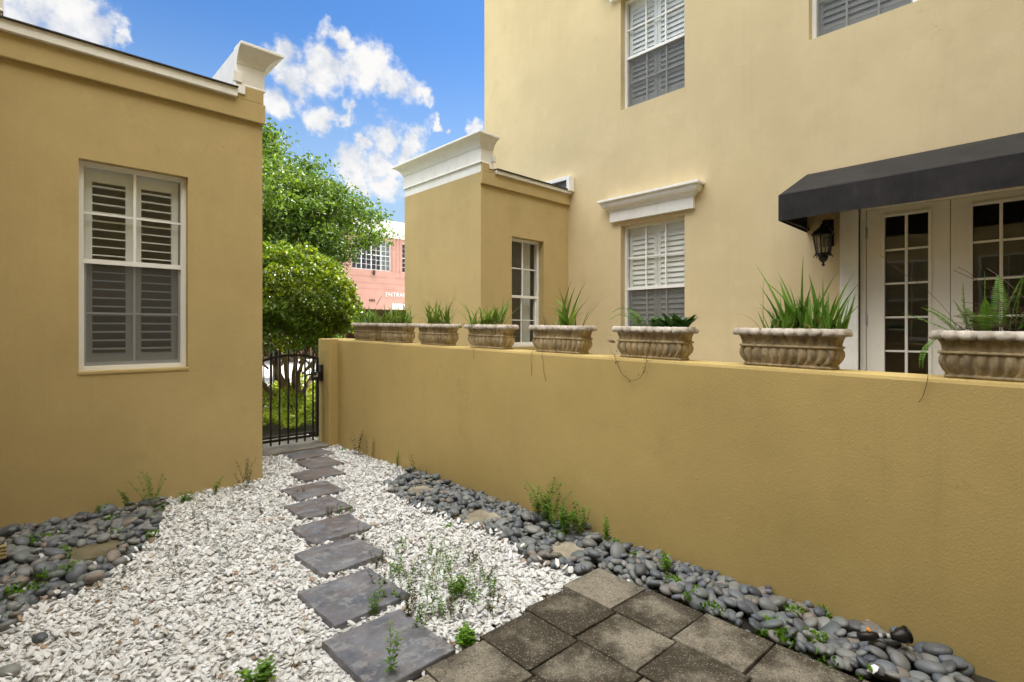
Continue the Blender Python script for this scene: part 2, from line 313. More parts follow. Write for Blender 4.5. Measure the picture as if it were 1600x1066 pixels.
M['straw'] = leafmat('dead_leaf', (.22, .15, .07), (.36, .27, .14), (.16, .10, .05), .3)
M['orange'] = solid('orange_plastic', (.75, .28, .02), .45)
M['silver'] = solid('silver_plastic', (.35, .35, .34), .4)
M['bamboo'] = concretemat('pale_bamboo', (.38, .30, .14), (.50, .42, .22), (.25, .18, .08))
M['letter'] = solid('white_letter', (.8, .78, .75), .5)
M['bronze'] = solid('bronze', (.05, .03, .02), .5)
M['lampglass'] = glass('lantern_glass', (.85, .82, .75), .7, .15)

# ------------------------------------------------------------------ building blocks
def link(o): COL.objects.link(o); return o
def empty(name, loc=(0, 0, 0), label=None, cat=None, group=None, rz=0):
    o = bpy.data.objects.new(name, None); link(o); o.location = loc; o.rotation_euler = (0, 0, rz); o.empty_display_size = .2
    tag(o, label, cat, group); return o
def tag(o, label=None, cat=None, group=None, kind=None):
    if label: o['label'] = label
    if cat: o['category'] = cat
    if group: o['group'] = group
    if kind: o['kind'] = kind
    return o
def parent_keep(o, p):
    """parent with world placement kept (things are unrotated or translated roots)"""
    o.parent = p
class MB:
    def __init__(s): s.v = []; s.f = []; s.sm = []
    def add(s, vs, fs, smooth=False):
        k = len(s.v); s.v += [tuple(v) for v in vs]; s.f += [tuple(i + k for i in f) for f in fs]; s.sm += [smooth] * len(fs); return s
    def box(s, x0, x1, y0, y1, z0, z1):
        return s.add([(x0, y0, z0), (x1, y0, z0), (x1, y1, z0), (x0, y1, z0), (x0, y0, z1), (x1, y0, z1), (x1, y1, z1), (x0, y1, z1)],
                     [(0, 3, 2, 1), (4, 5, 6, 7), (0, 1, 5, 4), (1, 2, 6, 5), (2, 3, 7, 6), (3, 0, 4, 7)])
    def obox(s, c, ax, ay, az):     # centre + half-axis vectors
        c, ax, ay, az = map(Vector, (c, ax, ay, az))
        vs = [c + ax * i + ay * j + az * k for k in (-1, 1) for i, j in ((-1, -1), (1, -1), (1, 1), (-1, 1))]
        return s.add(vs, [(0, 3, 2, 1), (4, 5, 6, 7), (0, 1, 5, 4), (1, 2, 6, 5), (2, 3, 7, 6), (3, 0, 4, 7)])
    def tube(s, pts, rad, n=8, cap=True, smooth=True):
        pts = [Vector(p) for p in pts]
        if not hasattr(rad, '__len__'): rad = [rad] * len(pts)
        vs = []; fs = []; prev = None
        for i, p in enumerate(pts):
            t = (pts[min(i + 1, len(pts) - 1)] - pts[max(i - 1, 0)]).normalized()
            if prev is None: u = t.orthogonal().normalized()
            else:
                u = prev - t * prev.dot(t); u = u.normalized() if u.length > 1e-6 else t.orthogonal().normalized()
            prev = u; w = t.cross(u)
            for k in range(n):
                a = 2 * math.pi * k / n; vs.append(p + (u * math.cos(a) + w * math.sin(a)) * rad[i])
        for i in range(len(pts) - 1):
            for k in range(n):
                a = i * n + k; b = i * n + (k + 1) % n; fs.append((a, b, b + n, a + n))
        if cap: fs.append(tuple(range(n))[::-1]); fs.append(tuple(range((len(pts) - 1) * n, len(pts) * n)))
        return s.add(vs, fs, smooth)
    def lathe(s, prof, c=(0, 0, 0), n=24, smooth=True):
        vs = []; fs = []
        for r, z in prof:
            for k in range(n):
                a = 2 * math.pi * k / n; vs.append((c[0] + r * math.cos(a), c[1] + r * math.sin(a), c[2] + z))
        for i in range(len(prof) - 1):
            for k in range(n):
                a = i * n + k; b = i * n + (k + 1) % n; fs.append((a, b, b + n, a + n))
        return s.add(vs, fs, smooth)
    def sweep(s, path, prof, side=1):   # path in XY, profile (outward offset, z) loop, mitred; side=+1 outward is right of travel
        P = [Vector((p[0], p[1])) for p in path]; vs = []; fs = []; n = len(prof)
        for i, p in enumerate(P):
            ns = []
            if i > 0: d = (p - P[i - 1]).normalized(); ns.append(Vector((d.y, -d.x)) * side)
            if i < len(P) - 1: d = (P[i + 1] - p).normalized(); ns.append(Vector((d.y, -d.x)) * side)
            m = ns[0] if len(ns) == 1 else (ns[0] + ns[1]) / (1 + ns[0].dot(ns[1]))
            for o, z in prof: q = p + m * o; vs.append((q.x, q.y, z))
        for i in range(len(P) - 1):
            for k in range(n):
                a = i * n + k; b = i * n + (k + 1) % n; fs.append((a, b, b + n, a + n))
        fs.append(tuple(range(n))); fs.append(tuple(range((len(P) - 1) * n, len(P) * n))[::-1])
        return s.add(vs, fs)
    def build(s, name, mat, parent=None, bevel=0, loc=None, fix=True):
        me = bpy.data.meshes.new(name); me.from_pydata(s.v, [], s.f); me.materials.append(mat)
        me.polygons.foreach_set('use_smooth', s.sm)
        if fix:
            import bmesh
            bm = bmesh.new(); bm.from_mesh(me); bmesh.ops.recalc_face_normals(bm, faces=bm.faces); bm.to_mesh(me); bm.free()
        me.update()
        o = bpy.data.objects.new(name, me); link(o)
        if loc: o.location = loc
        if parent is not None: o.parent = parent
        if bevel:
            b = o.modifiers.new('bevel', 'BEVEL'); b.width = bevel; b.segments = 2; b.limit_method = 'ANGLE'; b.angle_limit = R(40)
        return o
def np_mesh(name, V, F, mat, smooth=False, parent=None):
    V = np.asarray(V, np.float32); F = np.asarray(F, np.int32); me = bpy.data.meshes.new(name)
    me.vertices.add(len(V)); me.vertices.foreach_set('co', V.ravel()); k = F.shape[1]
    me.loops.add(F.size); me.loops.foreach_set('vertex_index', F.ravel())
    me.polygons.add(len(F)); me.polygons.foreach_set('loop_start', np.arange(0, F.size, k, dtype=np.int32)); me.polygons.foreach_set('loop_total', np.full(len(F), k, np.int32))
    me.polygons.foreach_set('use_smooth', np.full(len(F), smooth)); me.materials.append(mat); me.update(calc_edges=True)
    o = bpy.data.objects.new(name, me); link(o)
    if parent is not None: o.parent = parent
    return o
# facade frames: (u along the wall as seen left to right, d into the wall, z) -> world
def fr_south(y0): return lambda u, d, z: (u, y0 + d, z)          # wall whose face looks to -Y
def fr_west(x0): return lambda u, d, z: (x0 + d, -u, z)          # wall whose face looks to -X, u = -Y
class FB(MB):
    def __init__(s, fr): super().__init__(); s.fr = fr
    def b(s, u0, u1, d0, d1, z0, z1):
        vs = [(u0, d0, z0), (u1, d0, z0), (u1, d1, z0), (u0, d1, z0), (u0, d0, z1), (u1, d0, z1), (u1, d1, z1), (u0, d1, z1)]
        return s.add([s.fr(*v) for v in vs], [(0, 3, 2, 1), (4, 5, 6, 7), (0, 1, 5, 4), (1, 2, 6, 5), (2, 3, 7, 6), (3, 0, 4, 7)])
    def wall(s, u0, u1, z0, z1, holes, deep=.16):
        us = sorted({u0, u1, *[h[0] for h in holes], *[h[1] for h in holes]}); zs = sorted({z0, z1, *[h[2] for h in holes], *[h[3] for h in holes]})
        for a, b_ in zip(us, us[1:]):
            for c, d in zip(zs, zs[1:]):
                mu, mz = (a + b_) / 2, (c + d) / 2
                if any(h[0] < mu < h[1] and h[2] < mz < h[3] for h in holes): continue
                s.add([s.fr(a, 0, c), s.fr(b_, 0, c), s.fr(b_, 0, d), s.fr(a, 0, d)], [(0, 1, 2, 3)])
        for (a, b_, c, d) in holes:
            s.add([s.fr(a, 0, c), s.fr(b_, 0, c), s.fr(b_, 0, d), s.fr(a, 0, d), s.fr(a, deep, c), s.fr(b_, deep, c), s.fr(b_, deep, d), s.fr(a, deep, d)],
                  [(0, 4, 5, 1), (1, 5, 6, 2), (2, 6, 7, 3), (3, 7, 4, 0)])
        return s
def shell(b, x0, x1, y0, y1, z0, z1, skip):
    q = {'s': [(x0, y0, z0), (x1, y0, z0), (x1, y0, z1), (x0, y0, z1)], 'n': [(x1, y1, z0), (x0, y1, z0), (x0, y1, z1), (x1, y1, z1)],
         'w': [(x0, y1, z0), (x0, y0, z0), (x0, y0, z1), (x0, y1, z1)], 'e': [(x1, y0, z0), (x1, y1, z0), (x1, y1, z1), (x1, y0, z1)],
         't': [(x0, y0, z1), (x1, y0, z1), (x1, y1, z1), (x0, y1, z1)], 'b': [(x0, y0, z0), (x0, y1, z0), (x1, y1, z0), (x1, y0, z0)]}
    for k, v in q.items():
        if k not in skip: b.add(v, [(0, 1, 2, 3)])

def window(par, fr, u0, u1, z0, z1, zm, cols, rec=.07, louver='open', shut_gap=.012, screen=True, panels=2, fw=.035):
    """double-hung window: frame with muntins > glass, plantation shutter, insect screen"""
    w = FB(fr); r0, r1 = rec, rec + .06
    w.b(u0, u0 + fw, r0, r1, z0, z1); w.b(u1 - fw, u1, r0, r1, z0, z1); w.b(u0 + fw, u1 - fw, r0, r1, z1 - fw, z1); w.b(u0 + fw, u1 - fw, r0 - .003, r1, z0, z0 + .03)
    w.b(u0 + fw, u1 - fw, r0 + .004, r1, zm - .018, zm + .018)
    a, b_ = u0 + fw, u1 - fw
    def muntins(zl, zh, r, wd):
        for i in range(1, cols):
            x = a + (b_ - a) * i / cols; w.b(x - wd, x + wd, r, r + .02, zl, zh)
        z = (zl + zh) / 2; 
        for i in range(cols):
            xa = a + (b_ - a) * i / cols + (wd if i else 0); xb = a + (b_ - a) * (i + 1) / cols - (wd if i < cols - 1 else 0)
            w.b(xa, xb, r + .002, r + .018, z - wd * .8, z + wd * .8)
    muntins(zm + .018, z1 - fw, r0 + .012, .0095)
    # lower sash sits further in
    w.b(a, a + .018, r0 + .02, r1 - .004, z0 + .03, zm - .018); w.b(b_ - .018, b_, r0 + .02, r1 - .004, z0 + .03, zm - .018)
    w.b(a + .018, b_ - .018, r0 + .02, r1 - .004, z0 + .03, z0 + .062)
    muntins(z0 + .062, zm - .018, r0 + .032, .0085)
    wo = w.build('window', M['frame'], par)
    g = FB(fr); 
    for zl, zh, rr in ((zm + .018, z1 - fw, r0 + .030), (z0 + .062, zm - .018, r0 + .050)):
        g.add([fr(a, rr, zl), fr(b_, rr, zl), fr(b_, rr, zh), fr(a, rr, zh)], [(0, 1, 2, 3)])
    g.build('glass_pane', M['glass'], wo, fix=False)
    if screen:
        s = FB(fr); rr = r0 + .015; s.add([fr(a + .004, rr, z0 + .035), fr(b_ - .004, rr, z0 + .035), fr(b_ - .004, rr, zm - .02), fr(a + .004, rr, zm - .02)], [(0, 1, 2, 3)])
        s.build('insect_screen', M['screen'], wo, fix=False)
    if louver:
        s = FB(fr); d0, d1 = r1 + shut_gap, r1 + shut_gap + .028
        for k in range(panels):
            pa = a + .005 + (b_ - a - .01) * k / panels + .002; pb = a + .005 + (b_ - a - .01) * (k + 1) / panels - .002
            st = .05; la, lb = pa + st, pb - st
            s.b(pa, la, d0, d1, z0 + .01, z1 - .01); s.b(lb, pb, d0, d1, z0 + .01, z1 - .01)
            s.b(la, lb, d0, d1, z1 - .13, z1 - .01); s.b(la, lb, d0, d1, z0 + .01, z0 + .13)
            zl, zh = z0 + .13, z1 - .13; n = int(round((zh - zl) / .068)); 
            for i in range(n):
                zc = zl + (zh - zl) * (i + .5) / n; cm = (d0 + d1) / 2
                ang = R(6) if louver == 'open' else R(70)
                hx, hz = math.cos(ang) * .036, math.sin(ang) * .036; t = .0045
                tx, tz = -math.sin(ang) * t, math.cos(ang) * t
                q = [(cm - hx - tx, zc - hz - tz), (cm + hx - tx, zc + hz - tz), (cm + hx + tx, zc + hz + tz), (cm - hx + tx, zc - hz + tz)]
                vs = [fr(u, d, z) for u in (la, lb) for d, z in q]
                s.add(vs, [(0, 1, 2, 3), (4, 7, 6, 5), (0, 4, 5, 1), (1, 5, 6, 2), (2, 6, 7, 3), (3, 7, 4, 0)])
        s.build('shutter', M['shutter'], wo)
    return wo

# ------------------------------------------------------------------ the setting: ground
gb = MB(); gb.add([(-600, -600, -.03), (600, -600, -.03), (600, 600, -.03), (-600, 600, -.03)], [(0, 1, 2, 3)])
tag(gb.build('ground', M['lawn']), kind='structure')
cs = MB(); cs.box(-3.2, 2.83, -6, 6.6, -.02, .0); tag(cs.build('soil', M['soil']), kind='structure')
gv_ = MB(); gv_.box(-.84, 2.45, 1.85, 5.04, .001, .006); gv_.box(1.67, 2.82, 5.041, 5.9, .001, .006); tag(gv_.build('gravel_bed', M['grit']), kind='structure')
dk = MB(); dk.box(3.03, 6.01, -8, 6.83, -.02, .32); tag(dk.build('terrace', M['conc']), kind='structure')
th = MB(); th.box(1.95, 2.72, 5.93, 6.75, .0, .045); th.box(1.70, 1.94, 5.93, 6.75, .0, .04); tag(th.build('threshold_path', M['slab'], bevel=.006), kind='structure')
rd = MB(); rd.box(-40, 60, 13.2, 25.2, -.026, -.015); tag(rd.build('road', M['road']), kind='structure')
be = MB(); be.box(-3, 5.9, 7.0, 9.9, -.028, .02); tag(be.build('planting_bed', M['soil']), kind='structure')

# ------------------------------------------------------------------ left building
CORN = lambda z: [(-.06, z), (.022, z), (.022, z + .012), (.014, z + .02), (.014, z + .19), (.024, z + .195), (.024, z + .205), (.032, z + .225), (.046, z + .25), (.068, z + .275), (.096, z + .297), (.130, z + .313), (.142, z + .316), (.142, z + .342), (-.06, z + .348)]
def small_building(name, label, x0, x1, y0, y1, hole, px0, px1, side_path, side, zf, zc, fascia_x, par_other=None, zt=3.41):
    t = empty(name, ((x0 + x1) / 2, y0, 0), label, 'building')
    off = Vector(t.location)
    def fin(o): o.location = -off; return o
    w = FB(fr_south(y0)); w.wall(x0, x1, 0, zt, [hole]); shell(w, x0, x1, y0, y1, 0, zt, 's')
    fin(w.build('wall', M['stucco'], t, fix=False))
    f = MB(); f.box(fascia_x[0], fascia_x[1], y0 - .038, y0 - .001, zf, zt + .004); f.box(px0, px1, y0 - .036, y0 - .002, zt + .004, zc - .002); fin(f.build('fascia_band', M['stucco'], t, bevel=.006))
    p = MB(); p.box(px0 + (.002 if px0 == x0 else 0), px1 - (.002 if px1 == x1 else 0), y0 + .002, y1 - .002, zt, zc + .335)
    if par_other: p.box(par_other[0], par_other[1], y0 + .002, y1, zt, zc + .335)
    fin(p.build('parapet', M['white'], t))
    c = MB(); c.sweep(side_path, CORN(zc), side); fin(c.build('cornice', M['white'], t, bevel=.003))
    return t, fin
tl, fin = small_building('garden_building', 'low tan stucco building with one shuttered window at the left of the gravel', -3, 1.66, 5.05, 6.83, (.357, 1.066, 1.09, 2.688), 1.44, 1.66,
                         [(1.436, 5.05), (1.66, 5.05), (1.66, 6.83), (1.436, 6.83)], 1, 3.285, 3.585, (-3, 1.675), None, 3.455)
c = MB(); c.sweep([(-.046, 5.05), (-.27, 5.05), (-.27, 6.83), (-.046, 6.83)], CORN(3.60), -1); fin(c.build('cornice', M['white'], tl, bevel=.003))
c = MB(); c.box(-.268, -.05, 5.052, 6.828, 3.456, 3.93); fin(c.build('parapet', M['white'], tl))
d = MB(); d.box(-3, 1.43, 5.05 - .075, 5.05 + .1, 3.457, 3.53); fin(d.build('drip_edge', M['white'], tl, bevel=.003))
d = MB(); d.add([(-3, 4.955, 3.531), (1.432, 4.955, 3.531), (1.432, 6.9, 3.59), (-3, 6.9, 3.59), (-3, 4.955, 3.539), (1.432, 4.955, 3.539), (1.432, 6.9, 3.598), (-3, 6.9, 3.598)],
                [(0, 3, 2, 1), (4, 5, 6, 7), (0, 1, 5, 4), (1, 2, 6, 5), (2, 3, 7, 6), (3, 0, 4, 7)]); fin(d.build('roof', M['roof'], tl))
d = MB(); d.box(1.405, 1.475, 5.0, 5.035, 3.60, 3.69); d.box(1.435, 1.50, 5.0, 5.012, 3.50, 3.575); d.box(1.412, 1.434, 5.0, 5.05, 3.532, 3.58); fin(d.build('broken_trim', M['white'], tl, bevel=.003))
wn = window(tl, lambda u, d, z: (u, 5.05 + d, z), .357, 1.066, 1.09, 2.688, 1.93, 2, louver='open'); fin(wn)
sl = FB(fr_south(5.05)); sl.b(.350, 1.073, -.008, .082, 1.062, 1.0895); fin(sl.build('sill', M['stucco'], tl, bevel=.006))

# ------------------------------------------------------------------ wing of the house behind the garden wall
tw, finw = small_building('wing_building', 'low tan stucco wing with white cornice joined to the tall house', 4.294, 6.009, 5.05, 6.83, (4.84, 5.47, 1.17, 2.663), 4.294, 4.49,
                          [(4.494, 5.05), (4.294, 5.05), (4.294, 6.83), (4.494, 6.83)], -1, 3.26, 3.53, (4.280, 6.009), None, 3.415)
d = MB(); d.box(4.50, 6.009, 5.05 - .075, 5.05 + .1, 3.42, 3.465); finw(d.build('drip_edge', M['white'], tw, bevel=.003))
d = MB(); d.add([(4.5, 4.955, 3.466), (6.009, 4.955, 3.466), (6.009, 6.9, 3.58), (4.5, 6.9, 3.58), (4.5, 4.955, 3.48), (6.009, 4.955, 3.48), (6.009, 6.9, 3.594), (4.5, 6.9, 3.594)],
                [(0, 3, 2, 1), (4, 5, 6, 7), (0, 1, 5, 4), (1, 2, 6, 5), (2, 3, 7, 6), (3, 0, 4, 7)]); finw(d.build('roof', M['roof'], tw))
for q_ in ((4.46, 4.52, 5.0, 5.03, 3.57, 3.64), (4.40, 4.475, 5.0, 5.012, 3.465, 3.52)): d = MB(); d.box(*q_); finw(d.build('broken_trim', M['white'], tw, bevel=.003))
wn = window(tw, fr_south(5.05), 4.84, 5.47, 1.17, 2.663, 1.865, 2, rec=.10, louver=None, screen=False); finw(wn)
cu = MB(); 
n = 40
for side in (0, 1):
    pts = []
    for i in range(n + 1):
        u = (5.29 + .14 * i / n); pts.append((u, 5.30 + .02 * math.sin(i * 1.9)))
    if side == 0: continue
    vs = [(p[0], p[1], z) for z in (1.15, 2.68) for p in pts]; cu.add(vs, [(i, i + 1, i + n + 2, i + n + 1) for i in range(n)], True)
finw(cu.build('curtain', M['shutter'], wn)).location = (0, 0, 0)

# ------------------------------------------------------------------ tall house
HX = 6.01
h = empty('tall_house', (HX, 2, 0), 'tall tan stucco house wall with shuttered windows, awning and glazed doors', 'building')
def finh(o): o.location = -Vector(h.location); return o
H1 = (-4.118, -3.178, 1.08, 2.83); H2 = (-4.118, -3.178, 4.41, 5.93); H3 = (-1.784, .90, 4.43, 6.1); HD = (-1.339, .07, .32, 2.60)
w = FB(fr_west(HX)); w.wall(-6.97, 8, 0, 16, [H1, H2, H3, HD], deep=.2); shell(w, HX, 14, -8, 6.97, 0, 16, 'w')
finh(w.build('wall', M['stucco_house'], h, fix=False))
F = fr_west(HX)
l = FB(F); l.b(-6.9, 7.9, 1.6, 1.65, .02, 11.9); l.b(-6.9, 7.9, .22, 1.6, 3.3, 3.4); finh(l.build('dark_backing', M['dark'], h))  # near-black sheets behind the openings: room shade put into the colour
finh(window(h, F, *H1[:2], H1[2], H1[3], 1.965, 3, rec=.10, louver='closed', shut_gap=.0, panels=2))
finh(window(h, F, *H2[:2], H2[2], H2[3], 5.135, 3, rec=.10, louver='closed', shut_gap=.0, panels=2))
for a in (-1.784, -.889, .006):
    finh(window(h, F, a + .002, a + .892, H3[2], H3[3], 5.25, 3, rec=.10, louver='closed', shut_gap=.0, panels=1))
LP = lambda z: [(-.03, z), (.062, z), (.062, z + .14), (.075, z + .145), (.075, z + .158), (.085, z + .165), (.102, z + .185), (.135, z + .20), (.150, z + .225), (.155, z + .25), (.155, z + .262), (.185, z + .268), (.185, z + .298), (-.03, z + .312)]
for z, ya, yb in ((2.883, 4.20, 3.10), (5.935, 4.20, 3.10)):
    l = MB()
    # cornice with mitred returns running back to the wall
    l.sweep([(HX + .19, ya - .0), (HX + .005, ya - .0), (HX + .005, yb), (HX + .19, yb)], LP(z), 1)
    finh(l.build('window_lintel', M['white'], h, bevel=.003))
# roof-level white frame beside the wing roof
l = FB(F); l.b(-6.4, -4.93, -.12, -.002, 3.615, 3.67); l.b(-4.985, -4.93, -.12, -.002, 3.45, 3.615); fo = finh(l.build('transom_frame', M['frame'], h, bevel=.003))
l = FB(F); l.b(-6.4, -4.99, -.05, -.003, 3.45, 3.61); l.build('transom_panel', M['silver'], fo)

# door surround, leaves
l = FB(F); l.b(-1.494, -1.339, -.03, .05, .325, 2.62); l.b(.07, .225, -.03, .05, .325, 2.62); l.b(-1.494, .225, -.03, .05, 2.621, 2.74)
l.b(-1.3385, -1.29, .05, .12, .325, 2.60); l.b(.02, .0695, .05, .12, .325, 2.60); l.b(-1.29, .02, .05, .12, 2.575, 2.60)
finh(l.build('door_surround', M['white'], h, bevel=.003))
def leaf(ua, ub, handle_u, flip):
    d0, d1 = .055, .10; l = FB(F); ga, gb_ = ua + .145, ub - .15; z0, z1 = .335, 2.572; gz0, gz1 = .555, 2.49
    l.b(ua, ga, d0, d1, z0, z1); l.b(gb_, ub, d0, d1, z0, z1); l.b(ga, gb_, d0, d1, gz1, z1); l.b(ga, gb_, d0, d1, z0, gz0)
    # raised moulding round the glass
    for (a, b_, c, d) in ((ga - .022, ga + .004, gz0 - .022, gz1 + .022), (gb_ - .004, gb_ + .022, gz0 - .022, gz1 + .022), (ga + .0045, gb_ - .0045, gz1 - .004, gz1 + .022), (ga + .0045, gb_ - .0045, gz0 - .022, gz0 + .004)):
        l.b(a, b_, d0 - .012, d0 + .004, c, d)
    um = (ga + gb_) / 2; l.b(um - .011, um + .011, d0 + .006, d0 + .03, gz0, gz1)
    for i in range(1, 6):
        z = gz0 + (gz1 - gz0) * i / 6; l.b(ga, um - .011, d0 + .008, d0 + .028, z - .009, z + .009); l.b(um + .011, gb_, d0 + .008, d0 + .028, z - .009, z + .009)
    dr = finh(l.build('glazed_door', M['door'], h, bevel=.002))
    g = FB(F); g.add([F(ga, d0 + .033, gz0), F(gb_, d0 + .033, gz0), F(gb_, d0 + .033, gz1), F(ga, d0 + .033, gz1)], [(0, 1, 2, 3)]); g.build('glass_pane', M['glass'], dr, fix=False)
    for zz in (.6, 1.45, 2.3):
        k = FB(F); k.b(*((ua - .006, ua + .008) if not flip else (ub - .008, ub + .006)), d0 - .014, d0 - .001, zz, zz + .11); k.build('hinge', M['silver'], dr)
leaf(-1.285, -.652, 0, False); leaf(-.648, -.015 + .03, 0, True)

# awning
a = empty('awning', (HX, .6, 2.4), 'black canvas awning projecting over the glazed doors', 'awning')
ya, yb = 1.80, -.60; x0, x1 = 5.20, HX - .002
N = 24; ab = MB(); 
def strip(P, Q, nseg=N, wob=0.0):
    vs = []
    for i in range(nseg + 1):
        t = i / nseg
        for A, B in (P, Q):
            p = Vector(A).lerp(Vector(B), t); vs.append(p)
    ab.add(vs, [(2 * i, 2 * i + 1, 2 * i + 3, 2 * i + 2) for i in range(nseg)])
# top slope with slight sag between its ribs, valance, ends
rows = 8; vs = []
for j in range(rows + 1):
    t = j / rows
    for i in range(N * 2 + 1):
        y = ya + (yb - ya) * i / (2 * N); sag = -.014 * math.sin(math.pi * t) * abs(math.sin(math.pi * (y - ya) / .62)) ** .7
        vs.append((x1 + (x0 - x1) * t, y, 3.027 + (2.664 - 3.027) * t + sag))
K = 2 * N + 1; ab.add(vs, [(j * K + i, j * K + i + 1, (j + 1) * K + i + 1, (j + 1) * K + i) for j in range(rows) for i in range(2 * N)], True)
vs = []
for j in range(4):
    for i in range(N * 2 + 1):
        y = ya + (yb - ya) * i / (2 * N); vs.append((x0 + .004 * math.sin(y * 9) * j / 3, y, 2.664 - (2.664 - 2.428) * j / 3 + (.003 * math.sin(y * 6) if j == 3 else 0)))
ab.add(vs, [(j * K + i, j * K + i + 1, (j + 1) * K + i + 1, (j + 1) * K + i) for j in range(3) for i in range(2 * N)], False)
for y in (ya, yb): ab.add([(x0, y, 2.428), (x1, y, 2.42), (x1, y, 3.027), (x0, y, 2.664)], [(0, 1, 2, 3)])
o = ab.build('canopy', M['canvas'], a, fix=False); o.location = -Vector(a.location)
so = o.modifiers.new('solid', 'SOLIDIFY'); so.thickness = .006; so.offset = 0
fbm_ = MB()
for y in (ya - .02, yb + .02):
    fbm_.tube([(x1, y, 3.0), (x0 + .015, y, 2.64)], .011); fbm_.tube([(x0 + .015, y, 2.64), (x0 + .015, y, 2.45)], .011); fbm_.tube([(x0 + .015, y, 2.45), (x1, y, 2.45)], .011)
fbm_.tube([(x0 + .018, ya - .02, 2.45), (x0 + .018, yb + .02, 2.45)], .011); fbm_.tube([(x0 + .018, ya - .02, 2.64), (x0 + .018, yb + .02, 2.64)], .011)
o = fbm_.build('awning_frame', M['iron'], a); o.location = -Vector(a.location)

# wall lantern
LX, LY = 5.83, 1.60
L = empty('wall_lantern', (HX, LY, 2.3), 'black metal lantern with clear glass hung on the wall under the awning', 'lantern')
def finl(o): o.location = -Vector(L.location); return o
b_ = MB(); b_.box(HX - .022, HX - .001, LY - .05, LY + .05, 2.25, 2.52); b_.tube([(HX - .02, LY, 2.46), (HX - .10, LY, 2.50), (LX + .02, LY, 2.49), (LX, LY, 2.455)], .012)
finl(b_.build('bracket', M['iron'], L, bevel=.004))
b_ = MB(); b_.lathe([(.0, 2.46), (.02, 2.458), (.03, 2.43), (.06, 2.405), (.085, 2.385), (.105, 2.358), (.110, 2.345), (.085, 2.340), (0, 2.338)], (LX, LY, 0), 6, False)
finl(b_.build('cap', M['iron'], L))
b_ = MB(); 
for k in range(6):
    an = math.pi * 2 * k / 6; ca, sa = math.cos(an), math.sin(an)
    b_.tube([(LX + .088 * ca, LY + .088 * sa, 2.342), (LX + .060 * ca, LY + .060 * sa, 2.165)], .0065, 6)
    b_.tube([(LX + .06 * ca, LY + .06 * sa, 2.150), (LX + .082 * ca, LY + .082 * sa, 2.14), (LX + .085 * ca, LY + .085 * sa, 2.125)], .005, 6)
b_.lathe([(.0, 2.168), (.074, 2.166), (.078, 2.150), (.055, 2.142), (0, 2.142)], (LX, LY, 0), 6, False)
b_.lathe([(.0, 2.142), (.045, 2.14), (.042, 2.11), (.026, 2.085), (.010, 2.075), (.010, 2.060), (.016, 2.052), (.010, 2.040), (0, 2.036)], (LX, LY, 0), 16)
finl(b_.build('cage', M['iron'], L))
b_ = MB(); b_.lathe([(.082, 2.340), (.055, 2.168)], (LX, LY, 0), 6, False); finl(b_.build('lamp_glass', M['lampglass'], L, fix=False))

# ------------------------------------------------------------------ garden wall with its gate pier
gw = empty('garden_wall', (2.93, 3, 0), 'long low tan stucco garden wall carrying the row of planters', 'wall')
def WT(y): return 1.192 + .0165 * y       # top of the wall rises gently away from the camera
b_ = MB(); ys = [-6, -.5] + [i * .25 for i in range(0, 24)] + [5.98]
sec = [(2.83, 0), (2.83, -1), (2.836, -2), (2.85, -3), (3.01, -3), (3.024, -2), (3.03, -1), (3.03, 0)]
off = {-1: -.02, -2: -.006, -3: 0}
vs = [(x, y, 0 if k == 0 else WT(y) + off[k]) for y in ys for x, k in sec]; n = len(sec)
b_.add(vs, [(i * n + k, i * n + k + 1, (i + 1) * n + k + 1, (i + 1) * n + k) for i in range(len(ys) - 1) for k in range(n - 1)], False)
b_.build('wall', M['stucco_wall'], gw, fix=False).location = -Vector(gw.location)
b_ = MB(); b_.box(2.72, 3.05, 5.981, 6.29, 0, WT(6.1) + .004); b_.build('pier', M['stucco_wall'], gw, bevel=.012).location = -Vector(gw.location)

# ------------------------------------------------------------------ gate
g = empty('garden_gate', (2.33, 6.2, 0), 'black iron garden gate with arched top rail and vertical bars', 'gate')
def fing(o): o.location = -Vector(g.location); return o
GX0, GX1, GY = 1.965, 2.685, 6.2
arch = lambda x: 1.108 - .55 * (x - 2.36) ** 2
b_ = MB(); pts = [(GX0 + (GX1 - GX0) * i / 20, GY, arch(GX0 + (GX1 - GX0) * i / 20)) for i in range(21)]
for p, q in zip(pts, pts[1:]):
    b_.add([(p[0], GY - .014, p[2] - .014), (q[0], GY - .014, q[2] - .014), (q[0], GY + .014, q[2] - .014), (p[0], GY + .014, p[2] - .014), (p[0], GY - .014, p[2] + .014), (q[0], GY - .014, q[2] + .014), (q[0], GY + .014, q[2] + .014), (p[0], GY + .014, p[2] + .014)],
           [(0, 3, 2, 1), (4, 5, 6, 7), (0, 1, 5, 4), (2, 3, 7, 6)])
b_.box(GX0, GX1 - .03, GY - .013, GY + .013, .115, .142); b_.box(GX1 - .0295, GX1, GY - .016, GY + .016, .112, 1.05); b_.box(GX0 - .03, GX0 - .0005, GY - .016, GY + .016, .112, 1.02)
fing(b_.build('gate_frame', M['iron'], g))
for i in range(7):
    x = GX0 + .065 + i * .098
    b_ = MB(); b_.box(x - .0085, x + .0085, GY - .009, GY + .009, .075, arch(x) + .055); b_.lathe([(.0, .03), (.006, .015), (.011, 0)], (x, GY, arch(x) + .055), 8)
    fing(b_.build('bar', M['iron'], g))
b_ = MB(); b_.box(2.58, 2.70, GY - .045, GY - .017, .80, .90); b_.tube([(2.64, GY - .05, .875), (2.52, GY - .075, .872), (2.49, GY - .075, .855)], .011); fing(b_.build('latch', M['iron'], g, bevel=.006))
b_ = MB(); b_.box(2.60, 2.66, GY - .052, GY - .0455, .835, .885); fing(b_.build('keypad', M['silver'], g, bevel=.003))
